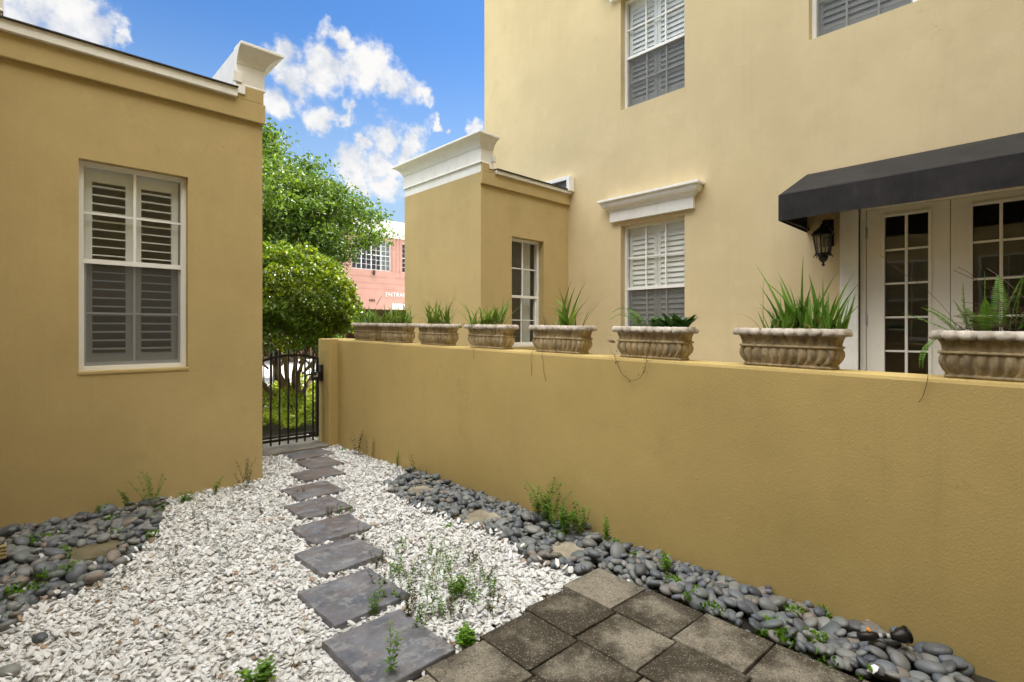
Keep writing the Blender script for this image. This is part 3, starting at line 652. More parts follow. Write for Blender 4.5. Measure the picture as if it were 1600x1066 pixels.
b_ = MB(); b_.box(2.700, 2.719, GY - .06, GY + .06, .78, .98); fing(b_.build('strike_plate', M['iron'], g, bevel=.003))
b_ = MB(); b_.box(1.662, 1.93, 6.0, 6.4, 0, 1.28); tag(b_.build('gate_pier', M['stucco_wall'], bevel=.012), 'tan stucco gate pier on the hinge side against the left building', 'pier')

# ------------------------------------------------------------------ planters
PL, PW, PH = .53, .185, .205
def planter_mesh(lo_mod=True):
    import numpy as np
    def path(hx, hy, r, npts=176):       # rounded rectangle, arc-length sampled (x = depth half, y = length half)
        hx, hy = hx - r, hy - r; segs = []
        L = [2 * hy, math.pi * r / 2, 2 * hx, math.pi * r / 2] * 2; tot = sum(L); out = []
        for i in range(npts):
            s = tot * i / npts; k = 0
            while s > L[k]: s -= L[k]; k += 1
            if k == 0: p = (-hx - r, hy - s, -1, 0)
            elif k == 1: a = s / r; p = (-hx - r * math.cos(a), -hy - r * math.sin(a), -math.cos(a), -math.sin(a))
            elif k == 2: p = (-hx + s, -hy - r, 0, -1)
            elif k == 3: a = s / r; p = (hx + r * math.sin(a), -hy - r * math.cos(a), math.sin(a), -math.cos(a))
            elif k == 4: p = (hx + r, -hy + s, 1, 0)
            elif k == 5: a = s / r; p = (hx + r * math.cos(a), hy + r * math.sin(a), math.cos(a), math.sin(a))
            elif k == 6: p = (hx - s, hy + r, 0, 1)
            else: a = s / r; p = (-hx - r * math.sin(a), hy + r * math.cos(a), -math.sin(a), math.cos(a))
            out.append((p, i / npts))
        return out
    def loft(prof, lobes, name, mat, npts=220):
        """prof: list of (hx, hy, z, lobe depth, phase)"""
        vs = []; fs = []
        for hx, hy, z, dep, kind in prof:
            for (x, y, nx, ny), t in path(hx, hy, .028 if hx > .06 else .02, npts):
                ph = t * lobes; m = abs(math.sin(math.pi * ph)) 
                o_ = dep * (m ** .6 - 1) if kind == 0 else dep * m ** .5
                wob = .0015 * math.sin(37 * t * 6.28 + z * 90)
                vs.append((x + nx * (o_ + wob), y + ny * (o_ + wob), z + (-dep * .45 * m ** .5 if kind == 3 else dep * .4 * m ** .5 if kind == 4 else 0)))
        n = npts
        for i in range(len(prof) - 1):
            for k in range(n):
                a_ = i * n + k; b2 = i * n + (k + 1) % n; fs.append((a_, b2, b2 + n, a_ + n))
        m = MB(); m.add(vs, fs, True); return m
    NL = 27
    body = loft([(.052, .215, 0, 0, 0), (.060, .222, .001, .0, 0), (.062, .224, .012, .0, 0), (.056, .217, .014, 0, 0), (.056, .218, .018, .004, 0), (.066, .229, .030, .014, 0), (.075, .239, .048, .018, 0), (.079, .244, .066, .018, 0),
                 (.078, .243, .084, .015, 0), (.074, .238, .098, .008, 0), (.071, .234, .104, 0, 0), (.070, .233, .114, 0, 0), (.070, .233, .118, .005, 0), (.071, .235, .135, .007, 0), (.074, .240, .152, .007, 0), (.079, .248, .166, .007, 0), (.086, .256, .176, .006, 0), (.080, .25, .178, 0, 0)], NL, 'bowl', None)
    band = loft([(.066, .229, .101, 0, 0), (.077, .240, .103, 0, 0), (.081, .244, .109, 0, 0), (.077, .240, .115, 0, 0), (.066, .229, .117, 0, 0)], 1, 'band', None)
    rim = loft([(.078, .248, .176, 0, 0), (.082, .252, .170, .014, 3), (.088, .258, .175, .017, 3), (.090, .260, .186, .017, 3), (.086, .256, .197, .013, 4), (.078, .248, .202, .006, 4), (.070, .240, .203, 0, 0), (.066, .236, .196, 0, 0), (.064, .234, .150, 0, 0)], 23, 'rim', None)
    return body, band, rim
body, band, rim = planter_mesh()
proto = None
YL = lambda px, X=2.83: X / (cy + sy * (px - 800) / 814) * (sy - cy * (px - 800) / 814)
pdata = [(541, 'farthest planter, above the gate pier, with dark strap leaves and a rusty seed stalk'), (583, 'second planter from the gate, grassy, its end overlapping the farthest one'),
         (641, 'third planter from the gate, holding one upright spiky strap plant'), (717, 'planter beside the wing corner with a green strand hanging over its front'),
         (818, 'planter below the wing window with arching sword leaves'), (950, 'planter in front of the shuttered window with broad dark leaves and trailing vine'),
         (1139, 'planter left of the glazed doors full of thick aloe blades'), (1447, 'nearest and largest looking planter with fern fronds in front of the glazed doors')]
pcen = []
for i, (px, lab) in enumerate(pdata):
    y = YL(px + (6 if i < 5 else 4)) - .262; z = WT(y) + .0015; x = 2.925
    pcen.append((x, y, z))
    if proto is None:
        t = empty('planter', (x, y, z)); 
        bo = body.build('bowl', M['planter'], t); ba = band.build('band', M['planter'], t); ri = rim.build('rim', M['rim'], t)
        so = MB(); so.box(-.058, .058, -.228, .228, .16, .182); so_ = so.build('potting_soil', M['soil'], t); proto = t
    else:
        t = proto.copy(); link(t); t.location = (x, y, z)
        for ch in (bo, ba, ri, so_): c_ = ch.copy(); link(c_); c_.parent = t
    t.rotation_euler = (R(.945), 0, R(random.uniform(-1.2, 1.2)))
    if i in (0, 1): t.scale = (.98, .98, .98)
    tag(t, lab, 'planter', 'cast stone planters along the garden wall')

# ------------------------------------------------------------------ plants
class PB(MB):
    def blade(s, base, az, L, w, a0, a1, n=8, fold=.25, twist=0, pw=1.0, tipw=.05, belly=.0):
        """arching leaf; a0, a1 = angle from vertical at the foot and the tip"""
        p = Vector(base); hd = Vector((math.cos(az), math.sin(az), 0)); sd = Vector((-math.sin(az), math.cos(az), 0)); vs = []
        for i in range(n + 1):
            t = i / n; a_ = a0 + (a1 - a0) * t ** 1.3; d = hd * math.sin(a_) + Vector((0, 0, math.cos(a_))); up = hd * -math.cos(a_) + Vector((0, 0, math.sin(a_)))
            ww = w * .5 * max(tipw, (1 - t ** (1.6 * pw)) * (1 + belly * math.sin(math.pi * t))) * (.75 + .25 * min(1, t * 5))
            s2 = (sd * math.cos(twist * t) + up * math.sin(twist * t))
            vs += [p - s2 * ww + up * ww * fold, p, p + s2 * ww + up * ww * fold]; p = p + d * (L / n)
        fs = []
        for i in range(n): k = 3 * i; fs += [(k, k + 1, k + 4, k + 3), (k + 1, k + 2, k + 5, k + 4)]
        s.add(vs, fs, True); return p
    def frond(s, base, az, L, a0, a1, pin=.03, n=26, ribr=.0016, droop=.3, skip=.12):
        p = Vector(base); hd = Vector((math.cos(az), math.sin(az), 0)); sd = Vector((-math.sin(az), math.cos(az), 0)); pts = [p.copy()]
        for i in range(n):
            t = i / n; a_ = a0 + (a1 - a0) * t ** 1.2; d = hd * math.sin(a_) + Vector((0, 0, math.cos(a_))); up = hd * -math.cos(a_) + Vector((0, 0, math.sin(a_)))
            p = p + d * (L / n); pts.append(p.copy())
            if t < skip: continue
            pl = pin * (math.sin(math.pi * min(1, (t - skip * .5) / (1 - skip * .5)) ** .75) * .9 + .12); pw = L / n * .42
            for sg in (-1, 1):
                tip = p + sd * sg * pl + d * pl * .25 - up * pl * droop * random.uniform(.2, 1); mid = p.lerp(tip, .5) + up * .1 * pl
                s.add([p - d * pw * .6, mid - d * pw, tip, mid + d * pw, p + d * pw * .6], [(0, 1, 2, 3, 4)])
        s.tube(pts, [ribr * (1 - .7 * i / n) for i in range(n + 1)], 4, False)
    def sprig(s, base, az, L, a0, a1, lw=.012, ll=.018, n=9, r=.0012, wob=.15, opp=True, start=.15):
        p = Vector(base); pts = [p.copy()]; sb = az
        for i in range(n):
            t = i / n; a_ = a0 + (a1 - a0) * t; az = sb + random.uniform(-wob, wob); d = Vector((math.cos(az) * math.sin(a_), math.sin(az) * math.sin(a_), math.cos(a_)))
            p = p + d * (L / n); pts.append(p.copy())
            if t < start: continue
            for sg in ((0, math.pi) if opp else (random.choice((0, math.pi)),)):
                la = az + math.pi / 2 + sg + i * 1.3 * (1 if opp else 0) + random.uniform(-.4, .4); q = Vector((math.cos(la), math.sin(la), random.uniform(-.1, .6))).normalized(); l = ll * random.uniform(.6, 1.15) * (1 - .35 * t)
                sd = q.cross(Vector((0, 0, 1))).normalized() * lw * .5 * random.uniform(.7, 1.1); s.add([p, p + q * l * .5 - sd, p + q * l, p + q * l * .5 + sd], [(0, 1, 2, 3)])
        s.tube(pts, [r * (1 - .6 * i / n) for i in range(n + 1)], 4, False); return p
    def at(s, name, mat, loc, label, cat, group=None):
        o = s.build(name, mat, None, loc=loc, fix=False); tag(o, label, cat, group)
        if name in ('grass_clump', 'spiky_plant', 'sword_leaf_plant'): o.scale = (1.35, 1.25, 1.10)
        if name == 'aloe': o.scale = (1.1, 1.02, 1.12)
        return o
def U(a, b): return random.uniform(a, b)
def pot(i, dy, dx=0): x, y, z = pcen[i]; return (x + dx, y + dy, z + .165)

# 1, 2: grassy clumps (dy > 0 is away from the camera = left in the picture)
for i, nb, lab in ((0, 95, 'dark grassy strap-leaf clump in the farthest planter by the gate pier'), (1, 85, 'green grassy clump in the second planter from the gate')):
    b_ = PB()
    for k in range(nb): b_.blade((U(-.04, .04), U(-.2, .2), 0), U(0, 6.28), U(.12, .29), U(.010, .018), U(.05, .6), U(.8, 2.1), 7)
    b_.at('grass_clump', M['grassy'], pot(i, 0), lab, 'plant', None)
b_ = PB()
p = b_.blade((0, 0, 0), R(-60), .30, .005, .1, .6, 6)
for k in range(40): q = p - Vector((.5, -.8, 1.4)).normalized() * k * .003; b_.blade(q, U(0, 6.3), .02, .003, .2, .7, 2)
b_.at('seed_stalk', M['stem'], pot(0, -.10), 'dry rusty seed stalk rising from the farthest planter', 'plant')
# 3
b_ = PB()
for k in range(40): b_.blade((U(-.03, .03), U(-.14, .12), 0), U(0, 6.28), U(.13, .29), U(.016, .026), U(.0, .65), U(.3, 1.3), 7, .35)
b_.at('spiky_plant', M['grassy'], pot(2, 0), 'upright spiky strap plant in the third planter from the gate', 'plant')
b_ = PB()
for k in range(8): b_.sprig((U(-.03, .03), U(-.2, -.08), 0), U(0, 6.28), U(.14, .25), .05, .5, .008, .02, 9)
b_.at('weed', M['redweed'], pot(2, 0), 'reddish weedy stems at the near end of the third planter from the gate', 'weed')
# 4
b_ = PB()
for k in range(42): b_.blade((U(-.04, .04), U(.0, .2), 0), U(0, 6.28), U(.10, .30), U(.011, .019), U(.1, .7), U(.8, 2.1), 7)
for k in range(5): b_.blade((-.07, .12 + U(-.03, .03), .03), math.pi + U(-.4, .4), U(.12, .24), .008, 1.3, 3.0, 9)
b_.at('grass_clump', M['grassy'], pot(3, 0), 'strap-leaf clump spilling over the planter beside the wing corner', 'plant')
b_ = PB()
for k in range(14): b_.frond((U(-.03, .03), U(-.16, -.02), 0), U(0, 6.28), U(.14, .26), U(.05, .4), U(.4, 1.2), .022, 18)
b_.blade((0, -.14, 0), R(-80), .28, .02, .0, .2, 7); b_.blade((0, -.15, 0), R(-65), .33, .016, .5, 1.4, 8); b_.blade((0, -.1, 0), R(-95), .30, .016, .45, 1.5, 8)
b_.at('fern', M['fern'], pot(3, 0), 'feathery bright green fern at the near end of the planter by the wing corner', 'fern')
# 5
b_ = PB()
for az, L_, a0, a1 in ((80, .33, .35, 1.2), (95, .30, .5, 1.5), (70, .26, .3, 1.0), (90, .29, .05, .5), (-90, .33, .05, .45), (-80, .34, .2, .55), (-95, .30, .15, .5), (-70, .24, .3, .8), (100, .22, .3, .9), (-110, .2, .3, 1.2), (180, .2, .4, 1.2), (0, .22, .2, .8), (60, .18, .4, 1.2), (-60, .16, .4, 1.2)):
    b_.blade((U(-.02, .02), U(-.04, .04), 0), R(az), L_, .028, a0, a1, 9, .35)
for k in range(10): b_.blade((U(-.02, .02), U(-.1, .1), 0), U(0, 6.28), U(.08, .18), .010, .2, 1.0, 6)
b_.at('sword_leaf_plant', M['grassy'], pot(4, -.05), 'arching sword-leaf plant in the planter below the wing window', 'plant')
b_ = PB()
for k in range(9): b_.blade((U(-.02, .02), U(.1, .18), 0), R(90) + U(-.5, .5), U(.15, .28), .003, .2, 1.9, 9)
for az, L_, a0, a1 in ((-90, .42, .4, 1.3), (-85, .5, .55, 1.5), (-95, .36, .6, 1.0)): b_.blade((0, -.18, 0), R(az), L_, .0028, a0, a1, 12)
b_.at('dry_grass', M['redweed'], pot(4, 0), 'thin reddish dry grass blades at both ends of the planter below the wing window', 'grass')
# 6
b_ = PB()
for k in range(46):
    az = U(0, 6.28); b_.blade((U(-.04, .04), U(-.19, .0), U(0, .02)), az, U(.06, .14), U(.04, .06), U(.2, .9), U(.6, 1.5), 6, .35, 0, 1.3, .04, .5)
for k in range(6): b_.blade((0, -.20, 0), R(-90) + U(-.4, .4), U(.10, .15), .05, U(.3, .8), U(.7, 1.2), 6, .35, 0, 1.3, .04, .5)
b_.at('broad_leaf_plant', M['broad'], pot(5, 0), 'broad dark green leafy plant filling the near half of the window planter', 'plant')
b_ = PB()
for a_ in ((88, .34, .15, 2.3), (80, .22, .2, 1.8), (95, .28, .3, 2.4), (100, .2, .2, 1.5)): b_.frond((U(-.03, .03), .06 + U(-.03, .03), 0), R(a_[0]), a_[1], a_[2], a_[3], .028, 26)
b_.sprig((0, 0, 0), 1.5, .22, .0, .1, .004, .012, 12)
b_.at('fern', M['fern'], pot(5, 0), 'arching fern frond at the far end of the planter in front of the shuttered window', 'fern')
b_ = PB()
x, y, z = pcen[5]
vine = [(-.07, -.06, .03), (-.115, -.055, -.02), (-.112, -.03, -.10), (-.118, -.02, -.17), (-.112, -.005, -.24), (-.115, .03, -.285), (-.112, .09, -.31), (-.112, .16, -.27), (-.112, .20, -.20), (-.115, .22, -.14)]
vine = [(a_[0], a_[1], a_[2]) for a_ in vine]
b_.tube([(vx, vy, vz) for vx, vy, vz in vine], .0016, 5)
for k in range(30): q = Vector(random.choice(vine[1:])); b_.blade(q + Vector((0, U(-.02, .02), U(-.02, .02))), math.pi + U(-1.2, 1.2), .016, .006, .6, 1.8, 2)
for k in range(9): b_.blade((-.10, .235 + U(-.02, .02), -.07), R(100) + U(-.7, .7), U(.04, .09), .014, U(.8, 1.3), U(1.4, 2.0), 4)
b_.at('trailing_vine', M['stem'], pot(5, 0), 'thin bare vine trailing down the wall face from the window planter', 'vine')
# 7 aloe
b_ = PB()
for k in range(130):
    b_.blade((U(-.05, .05), U(-.24, .09), 0), U(0, 6.28), U(.09, .21), U(.018, .028), U(.0, .5), U(.15, .8), 6, .4)
for (dy, az, L_, a0, a1) in ((.02, 92, .36, .35, .62), (-.02, 88, .30, .25, .5), (-.03, 90, .34, .02, -.12), (-.07, -85, .29, .25, .6), (-.13, -92, .28, .3, .55), (-.15, -88, .24, .35, .7), (.04, 95, .24, .3, .65), (-.10, 70, .26, .1, .3), (-.06, 92, .32, .5, .95), (-.05, -95, .22, .05, .3), (.0, 60, .25, .2, .5), (-.17, -80, .16, .5, .8), (.06, 88, .18, .45, .9), (-.12, 120, .24, .05, -.1), (-.02, 100, .22, .1, .3)):
    b_.blade((U(-.03, .03), dy * 1.15 - .02, 0), R(az), L_ * 1.08, .054, a0, a1, 9, .35)
b_.at('aloe', M['aloe'], pot(6, 0), 'thick bright green aloe clump in the planter left of the glazed doors', 'plant')
b_ = PB(); b_.sprig((0, .13, 0), 1, .29, .03, -.02, .003, .006, 20, .0015, .4); b_.sprig((0, .05, 0), -1.6, .16, .5, .8, .002, .004, 8, .001)
b_.at('dry_twig', M['stem'], pot(6, 0), 'bare upright brown twig at the far end of the aloe planter', 'twig')
# 8 ferns
b_ = PB()
for (dy, az, L_, a0, a1) in ((.15, 92, .25, .95, 1.25), (.14, 85, .24, .12, .02), (.12, 100, .22, .7, 1.0), (.1, -90, .28, .10, -.05), (.05, -92, .30, .15, .5), (.02, -88, .29, .1, .35), (.0, -90, .27, .02, .2), (.12, 80, .18, .3, .5), (.03, -90, .46, .75, .98), (.02, -95, .42, .85, 1.02), (.06, -85, .36, .6, .85), (.08, 180, .2, .4, .9), (.04, 10, .28, .2, .4), (.1, 150, .16, .3, 1.0), (.0, -60, .25, .3, .7), (.16, 120, .2, .5, 1.2)):
    b_.frond((U(-.03, .03), dy, 0), R(az), L_, a0, a1, U(.024, .034), 30, .0018, .25, .15)
for k in range(2): b_.frond((-.085, .235 - k * .01, .01), R(150), .17, 1.9, 3.3, .009, 16)
b_.at('fern', M['fern'], pot(7, 0), 'upright sword fern fronds in the nearest planter before the doors', 'fern')
b_ = PB()
for k in range(26): b_.tube([(U(-.03, .03), .08 + U(-.06, .1), 0)] + [(U(-.05, .05), .08 + U(-.12, .12), .04 + .03 * j) for j in range(U(2, 6).__int__())], .0011, 4)
for k in range(8):
    az = R(90 if k % 2 else -90) + U(-.5, .5); L_ = U(.3, .5); a0 = U(.3, .8)
    p = Vector((U(-.03, .03), U(-.15, .15), 0)); pts = [p.copy()]
    for j in range(8): a_ = a0 + j * .06 + U(-.15, .15); p = p + Vector((math.cos(az) * math.sin(a_), math.sin(az) * math.sin(a_), math.cos(a_))) * L_ / 8; pts.append(p.copy())
    b_.tube(pts, .0012, 4)
b_.at('twig_tangle', M['stem'], pot(7, 0), 'tangle of thin dry brown stems in the nearest planter', 'twig')
b_ = PB()
for k in range(60): b_.blade((U(-.04, .04), U(-.22, -.06), U(-.01, .02)), U(0, 6.3), U(.03, .07), U(.010, .018), U(.3, 1.2), U(1.0, 1.8), 4, .3, 0, 1.3, .05, .4)
for k in range(12): b_.sprig((U(-.03, .03), U(-.24, -.15), 0), U(0, 6.3), U(.1, .22), .05, .5, .016, .025, 7)
b_.at('leafy_plant', M['weed'], pot(7, 0), 'low leafy green plant at the right end of the nearest planter', 'plant')

for i, lab in ((1, 'dead brown grass blades at the far end of the second planter'), (2, 'dead brown blades bent over the rim of the third planter'), (3, 'dry brown seed heads among the leaves of the wing corner planter'), (6, 'dead shrivelled aloe leaves hanging over the rim of the aloe planter')):
    b_ = PB()
    for k in range(16): b_.blade((U(-.05, .02), U(-.2, .2), .01), math.pi + U(-1.6, 1.6), U(.07, .22), U(.004, .010), U(.2, 1.2), U(1.6, 2.7), 7, .5, U(-1, 1))
    b_.at('dead_leaves', M['straw'], pot(i, 0), lab, 'dead leaves')
# ------------------------------------------------------------------ stepping stones and pavers
sl_ = [(.98, 1.37, 1.775, 2.22, 'nearest and largest looking slate stepping stone, blue grey, beside the patio'), (1.07, 1.48, 2.30, 2.725, 'second slate stepping stone from the patio, dark blue grey'),
       (1.245, 1.645, 2.82, 3.215, 'third slate stepping stone from the patio'), (1.39, 1.80, 3.275, 3.65, 'fourth slate stepping stone from the patio, with a chipped wavy front edge'),
       (1.52, 1.895, 3.755, 4.14, 'fifth slate stepping stone from the patio, brownish grey'), (1.66, 2.045, 4.20, 4.58, 'sixth slate stepping stone from the patio, brown and flat'),
       (1.905, 2.30, 4.70, 5.03, 'fourth slate stepping stone back from the gate, narrow and dark'), (2.12, 2.46, 5.06, 5.46, 'second slate stepping stone from the gate threshold'), (2.15, 2.57, 5.53, 5.90, 'slate stepping stone touching the gate threshold')]
sl_[6] = (*sl_[6][:4], 'third slate stepping stone from the gate threshold, narrow and dark')
def slab_mesh(w, l, t, jag, seed, nedge=14):
    r = random.Random(seed); ring = []
    cs_ = [(-w / 2, -l / 2), (w / 2, -l / 2), (w / 2, l / 2), (-w / 2, l / 2)]
    for i in range(4):
        a_, b2 = Vector(cs_[i]), Vector(cs_[(i + 1) % 4]); d = (b2 - a_).normalized(); nrm = Vector((d.y, -d.x)); ph = r.uniform(0, 6)
        for k in range(nedge):
            t_ = k / nedge; e = jag * (math.sin(t_ * 7 + ph) * .5 + r.uniform(-.5, .5)) * (1 if 0 < k else -.8); ring.append(a_.lerp(b2, t_) + nrm * e)
    n = len(ring); vs = [(p.x * 1.0, p.y, 0) for p in ring] + [(p.x, p.y, t - .004) for p in ring] + [(p.x * .988, p.y * .988, t) for p in ring]
    fs = [(k, (k + 1) % n, n + (k + 1) % n, n + k) for k in range(n)] + [(n + k, n + (k + 1) % n, 2 * n + (k + 1) % n, 2 * n + k) for k in range(n)] + [tuple(range(2 * n, 3 * n))]
    m = MB(); m.add(vs, fs); return m
for k, (x0_, x1_, y0_, y1_, lab) in enumerate(sl_):
    o = slab_mesh(x1_ - x0_, y1_ - y0_, .034, .010 if k == 3 else .004, k).build('stepping_stone', M['slate'], None, loc=((x0_ + x1_) / 2, (y0_ + y1_) / 2, .004))
    o.rotation_euler = (R(U(-.5, .5)), R(U(-.5, .5)), R(U(-2, 2))); tag(o, lab, 'stepping stone', 'slate stepping stones across the gravel')
ordn = ['first', 'second', 'third', 'fourth', 'fifth', 'sixth', 'seventh', 'eighth', 'ninth', 'tenth']
pvm = slab_mesh(.299, .313, .05, .0020, 99, 10); pv0 = None
for j in range(7):
    for i in range(6):
        cx = 2.417 - .0062 * (i + .5) - .307 * (j + .5); cyy = 1.826 - .3223 * (i + .5) - .0214 * (j + .5)
        if pv0 is None: o = pvm.build('paver', M['paver'], None, loc=(cx, cyy, -.012)); pv0 = o
        else: o = pv0.copy(); link(o)
        o.location = (cx, cyy, -.010 + U(-.003, .003)); o.rotation_euler = (R(U(-.4, .4)), R(U(-.4, .4)), R(-2.2 + U(-.6, .6)) + random.choice((0, 1, 2, 3)) * 0)
        tag(o, 'mossy speckled concrete paver, %s from the pebble border in the %s row from the gravel' % (ordn[j], ordn[i]), 'paver', 'square concrete pavers of the patio')
# old concrete pads among the pebbles
for q, lab in (([(623, 766), (672.6, 757.7), (681, 767.5), (644.4, 777.4)], 'small dirty concrete pad at the far end of the right pebble border'), ([(713, 807), (754, 791.5), (775.4, 802.8), (757, 832)], 'small pale concrete pad halfway along the right pebble border'),
               ([(857, 853.4), (883.8, 842), (914.7, 869), (892, 887)], 'small pale concrete pad in the right pebble border nearest the patio'), ([(100, 850), (190, 835), (200, 855), (120, 885)], 'mossy concrete pad buried in the left pebble patch')):
    P = [G(*p, z=.04) for p in q]; cx = sum(p[0] for p in P) / 4; cyy = sum(p[1] for p in P) / 4
    o = slab_mesh(.27, .27, .05, .004, int(cx * 100)).build('concrete_pad', M['mosspad'] if cx < 1 else M['conc'], None, loc=(cx, cyy, -.008 if cx > 1 else -.022)); o.rotation_euler = (0, 0, R(U(-4, 4))); tag(o, lab, 'concrete pad')
    sl_.append((cx - .10, cx + .10, cyy - .10, cyy + .10, ''))

# ------------------------------------------------------------------ loose stone: laid down on a height map so that stones rest on one another
RES = .005; X0, Y0 = -1.6, .2; NX, NY = int(4.5 / RES), int(6.6 / RES)
HM = np.zeros((NX, NY), np.float32)
gx = X0 + (np.arange(NX) + .5) * RES; gy = Y0 + (np.arange(NY) + .5) * RES; XX, YY = np.meshgrid(gx, gy, indexing='ij')
block = np.zeros_like(HM, bool)
for k, (x0_, x1_, y0_, y1_, lab) in enumerate(sl_):
    mk = (XX > x0_ - .002) & (XX < x1_ + .002) & (YY > y0_ - .002) & (YY < y1_ + .002); block |= mk
patio = (XX < 2.425) & (YY < 1.832 + (XX - 2.417) * .07); block |= patio
block |= (YY > 5.045) & (XX < 1.665); block |= (XX > 2.825); block |= (YY > 5.93) & (XX > 1.68) & (XX < 2.73)
def inpoly(P, X, Y):
    r = np.zeros_like(X, bool); n = len(P)
    for i in range(n):
        (xa, ya_), (xb, yb_) = P[i], P[(i + 1) % n]
        c_ = ((ya_ > Y) != (yb_ > Y)) & (X < (xb - xa) * (Y - ya_) / (yb_ - ya_ + 1e-9) + xa); r ^= c_
    return r
PR = [(3.0, G(648, 741)[1])] + [G(*p) for p in ((640, 742), (603, 768), (640, 792), (700, 812), (757, 832), (798, 852), (826, 888), (870, 890), (915, 912))] + [(2.43, 1.82), (2.43, -1), (3.0, -1)]
PLF = [(.55, 5.3)] + [G(*p) for p in ((262, 782), (247, 838), (190, 888), (150, 922), (62, 945), (22, 985), (-40, 1040))] + [(-1.7, 1.2), (-1.7, 5.3)]
rightp = inpoly(PR, XX, YY); leftp = inpoly(PLF, XX, YY)
gravel_zone = ~(block | rightp | leftp)
def settle(x, y, a_, b2, c_, th, quant=70):
    i0 = int((x - a_ - X0) / RES); i1 = int((x + a_ - X0) / RES) + 1; j0 = int((y - a_ - Y0) / RES); j1 = int((y + a_ - Y0) / RES) + 1
    if i0 < 0 or j0 < 0 or i1 > NX or j1 > NY: return None
    dx = XX[i0:i1, j0:j1] - x; dy = YY[i0:i1, j0:j1] - y; ct, s_ = math.cos(th), math.sin(th)
    r2 = ((dx * ct + dy * s_) / a_) ** 2 + ((-dx * s_ + dy * ct) / b2) ** 2; m = r2 < 1
    if not m.any(): return None
    h_ = HM[i0:i1, j0:j1]; hv = h_[m]; z = float(np.partition(hv, int(len(hv) * quant / 100))[int(len(hv) * quant / 100)])
    A_ = np.c_[dx[m], dy[m]]; gxy = (A_ * (hv - hv.mean())[:, None]).sum(0) / ((A_ ** 2).sum(0) + 1e-9); tilt = np.clip(gxy, -.5, .5)
    top = z + c_ + c_ * .9 * np.sqrt(np.clip(1 - r2, 0, 1)) - c_ * .2
    h_[m] = np.maximum(h_[m], top[m]); return z, tilt
def ico(sub):
    import bmesh
    bm = bmesh.new(); bmesh.ops.create_icosphere(bm, subdivisions=sub, radius=1); V = np.array([v.co[:] for v in bm.verts]); Fc = np.array([[v.index for v in f.verts] for f in bm.faces]); bm.free(); return V, Fc
# pebbles first (they edge the gravel)
V2, F2 = ico(3)
peb_meshes = []
for k in range(14):
    r = np.random.default_rng(100 + k); V = V2.copy()
    for _ in range(5):
        d = r.normal(size=3); d /= np.linalg.norm(d); V += (np.clip(V @ d, 0, 1) ** 2)[:, None] * d * r.uniform(-.16, .12)
    V *= (1, r.uniform(.68, .86), r.uniform(.38, .54)); me = bpy.data.meshes.new('pebble'); me.from_pydata(V.tolist(), [], F2.tolist()); me.polygons.foreach_set('use_smooth', [True] * len(F2)); me.materials.append(M['pebble']); peb_meshes.append(me)
cand = []
def lay_pebbles(zone, n, smin, smax, tagid, hmax=.085):
    ii, jj = np.nonzero(zone & ~block); idx = rng.integers(0, len(ii), n)
    for k in idx:
        x, y = gx[ii[k]], gy[jj[k]]; a_ = rng.uniform(smin, smax) * (1.25 if rng.random() < .12 else 1); b2 = a_ * .78; c_ = a_ * .42; th_ = rng.uniform(0, 3.14)
        if block[ii[k], jj[k]] or x > 2.83 - a_ * .8: continue
        if HM[ii[k], jj[k]] > hmax: continue
        bi = max(0, min(NX - 1, int((x + a_ * .6 - X0) / RES))); 
        if patio[max(0, int((x - a_ * .3 - X0) / RES)), jj[k]] or patio[max(0, int((x - a_ * .5 - X0) / RES)), jj[k]] or (leftp[ii[k], jj[k]] and y > 5.05 - a_ * .8): continue
        if block[max(0, int((x - a_ * .4 - X0) / RES)), jj[k]] and rng.random() < .7: continue
        r_ = settle(x, y, a_ * .92, b2 * .92, c_, th_, 62)
        if r_ is None: continue
        cand.append((x, y, r_[0] + c_ * .78, a_, th_, r_[1], tagid))
lay_pebbles(rightp & (YY < 2.2), 400, .036, .052, 0, .042); lay_pebbles(rightp, 1000, .028, .046, 0, .042); lay_pebbles(rightp, 4500, .018, .032, 0, .036); lay_pebbles(leftp, 1100, .034, .056, 1, .045); lay_pebbles(leftp, 2500, .022, .036, 1, .038)
lay_pebbles(rightp, 30, .034, .046, 0, .075)
for (px, py, a_) in ((62, 1002, .034), (12, 1056, .045), (830, 905 - 25, .036)):
    x, y = G(px, py, .02); cand.append((x, y, .035, a_, U(0, 3), (0, 0), 2))
def proj(x, y, z):
    D = cy * x + sy * y; L_ = sy * x - cy * y
    return (800 + 814 * L_ / max(D, .01), 516 - 814 * (z - EYE) / max(D, .01), D)
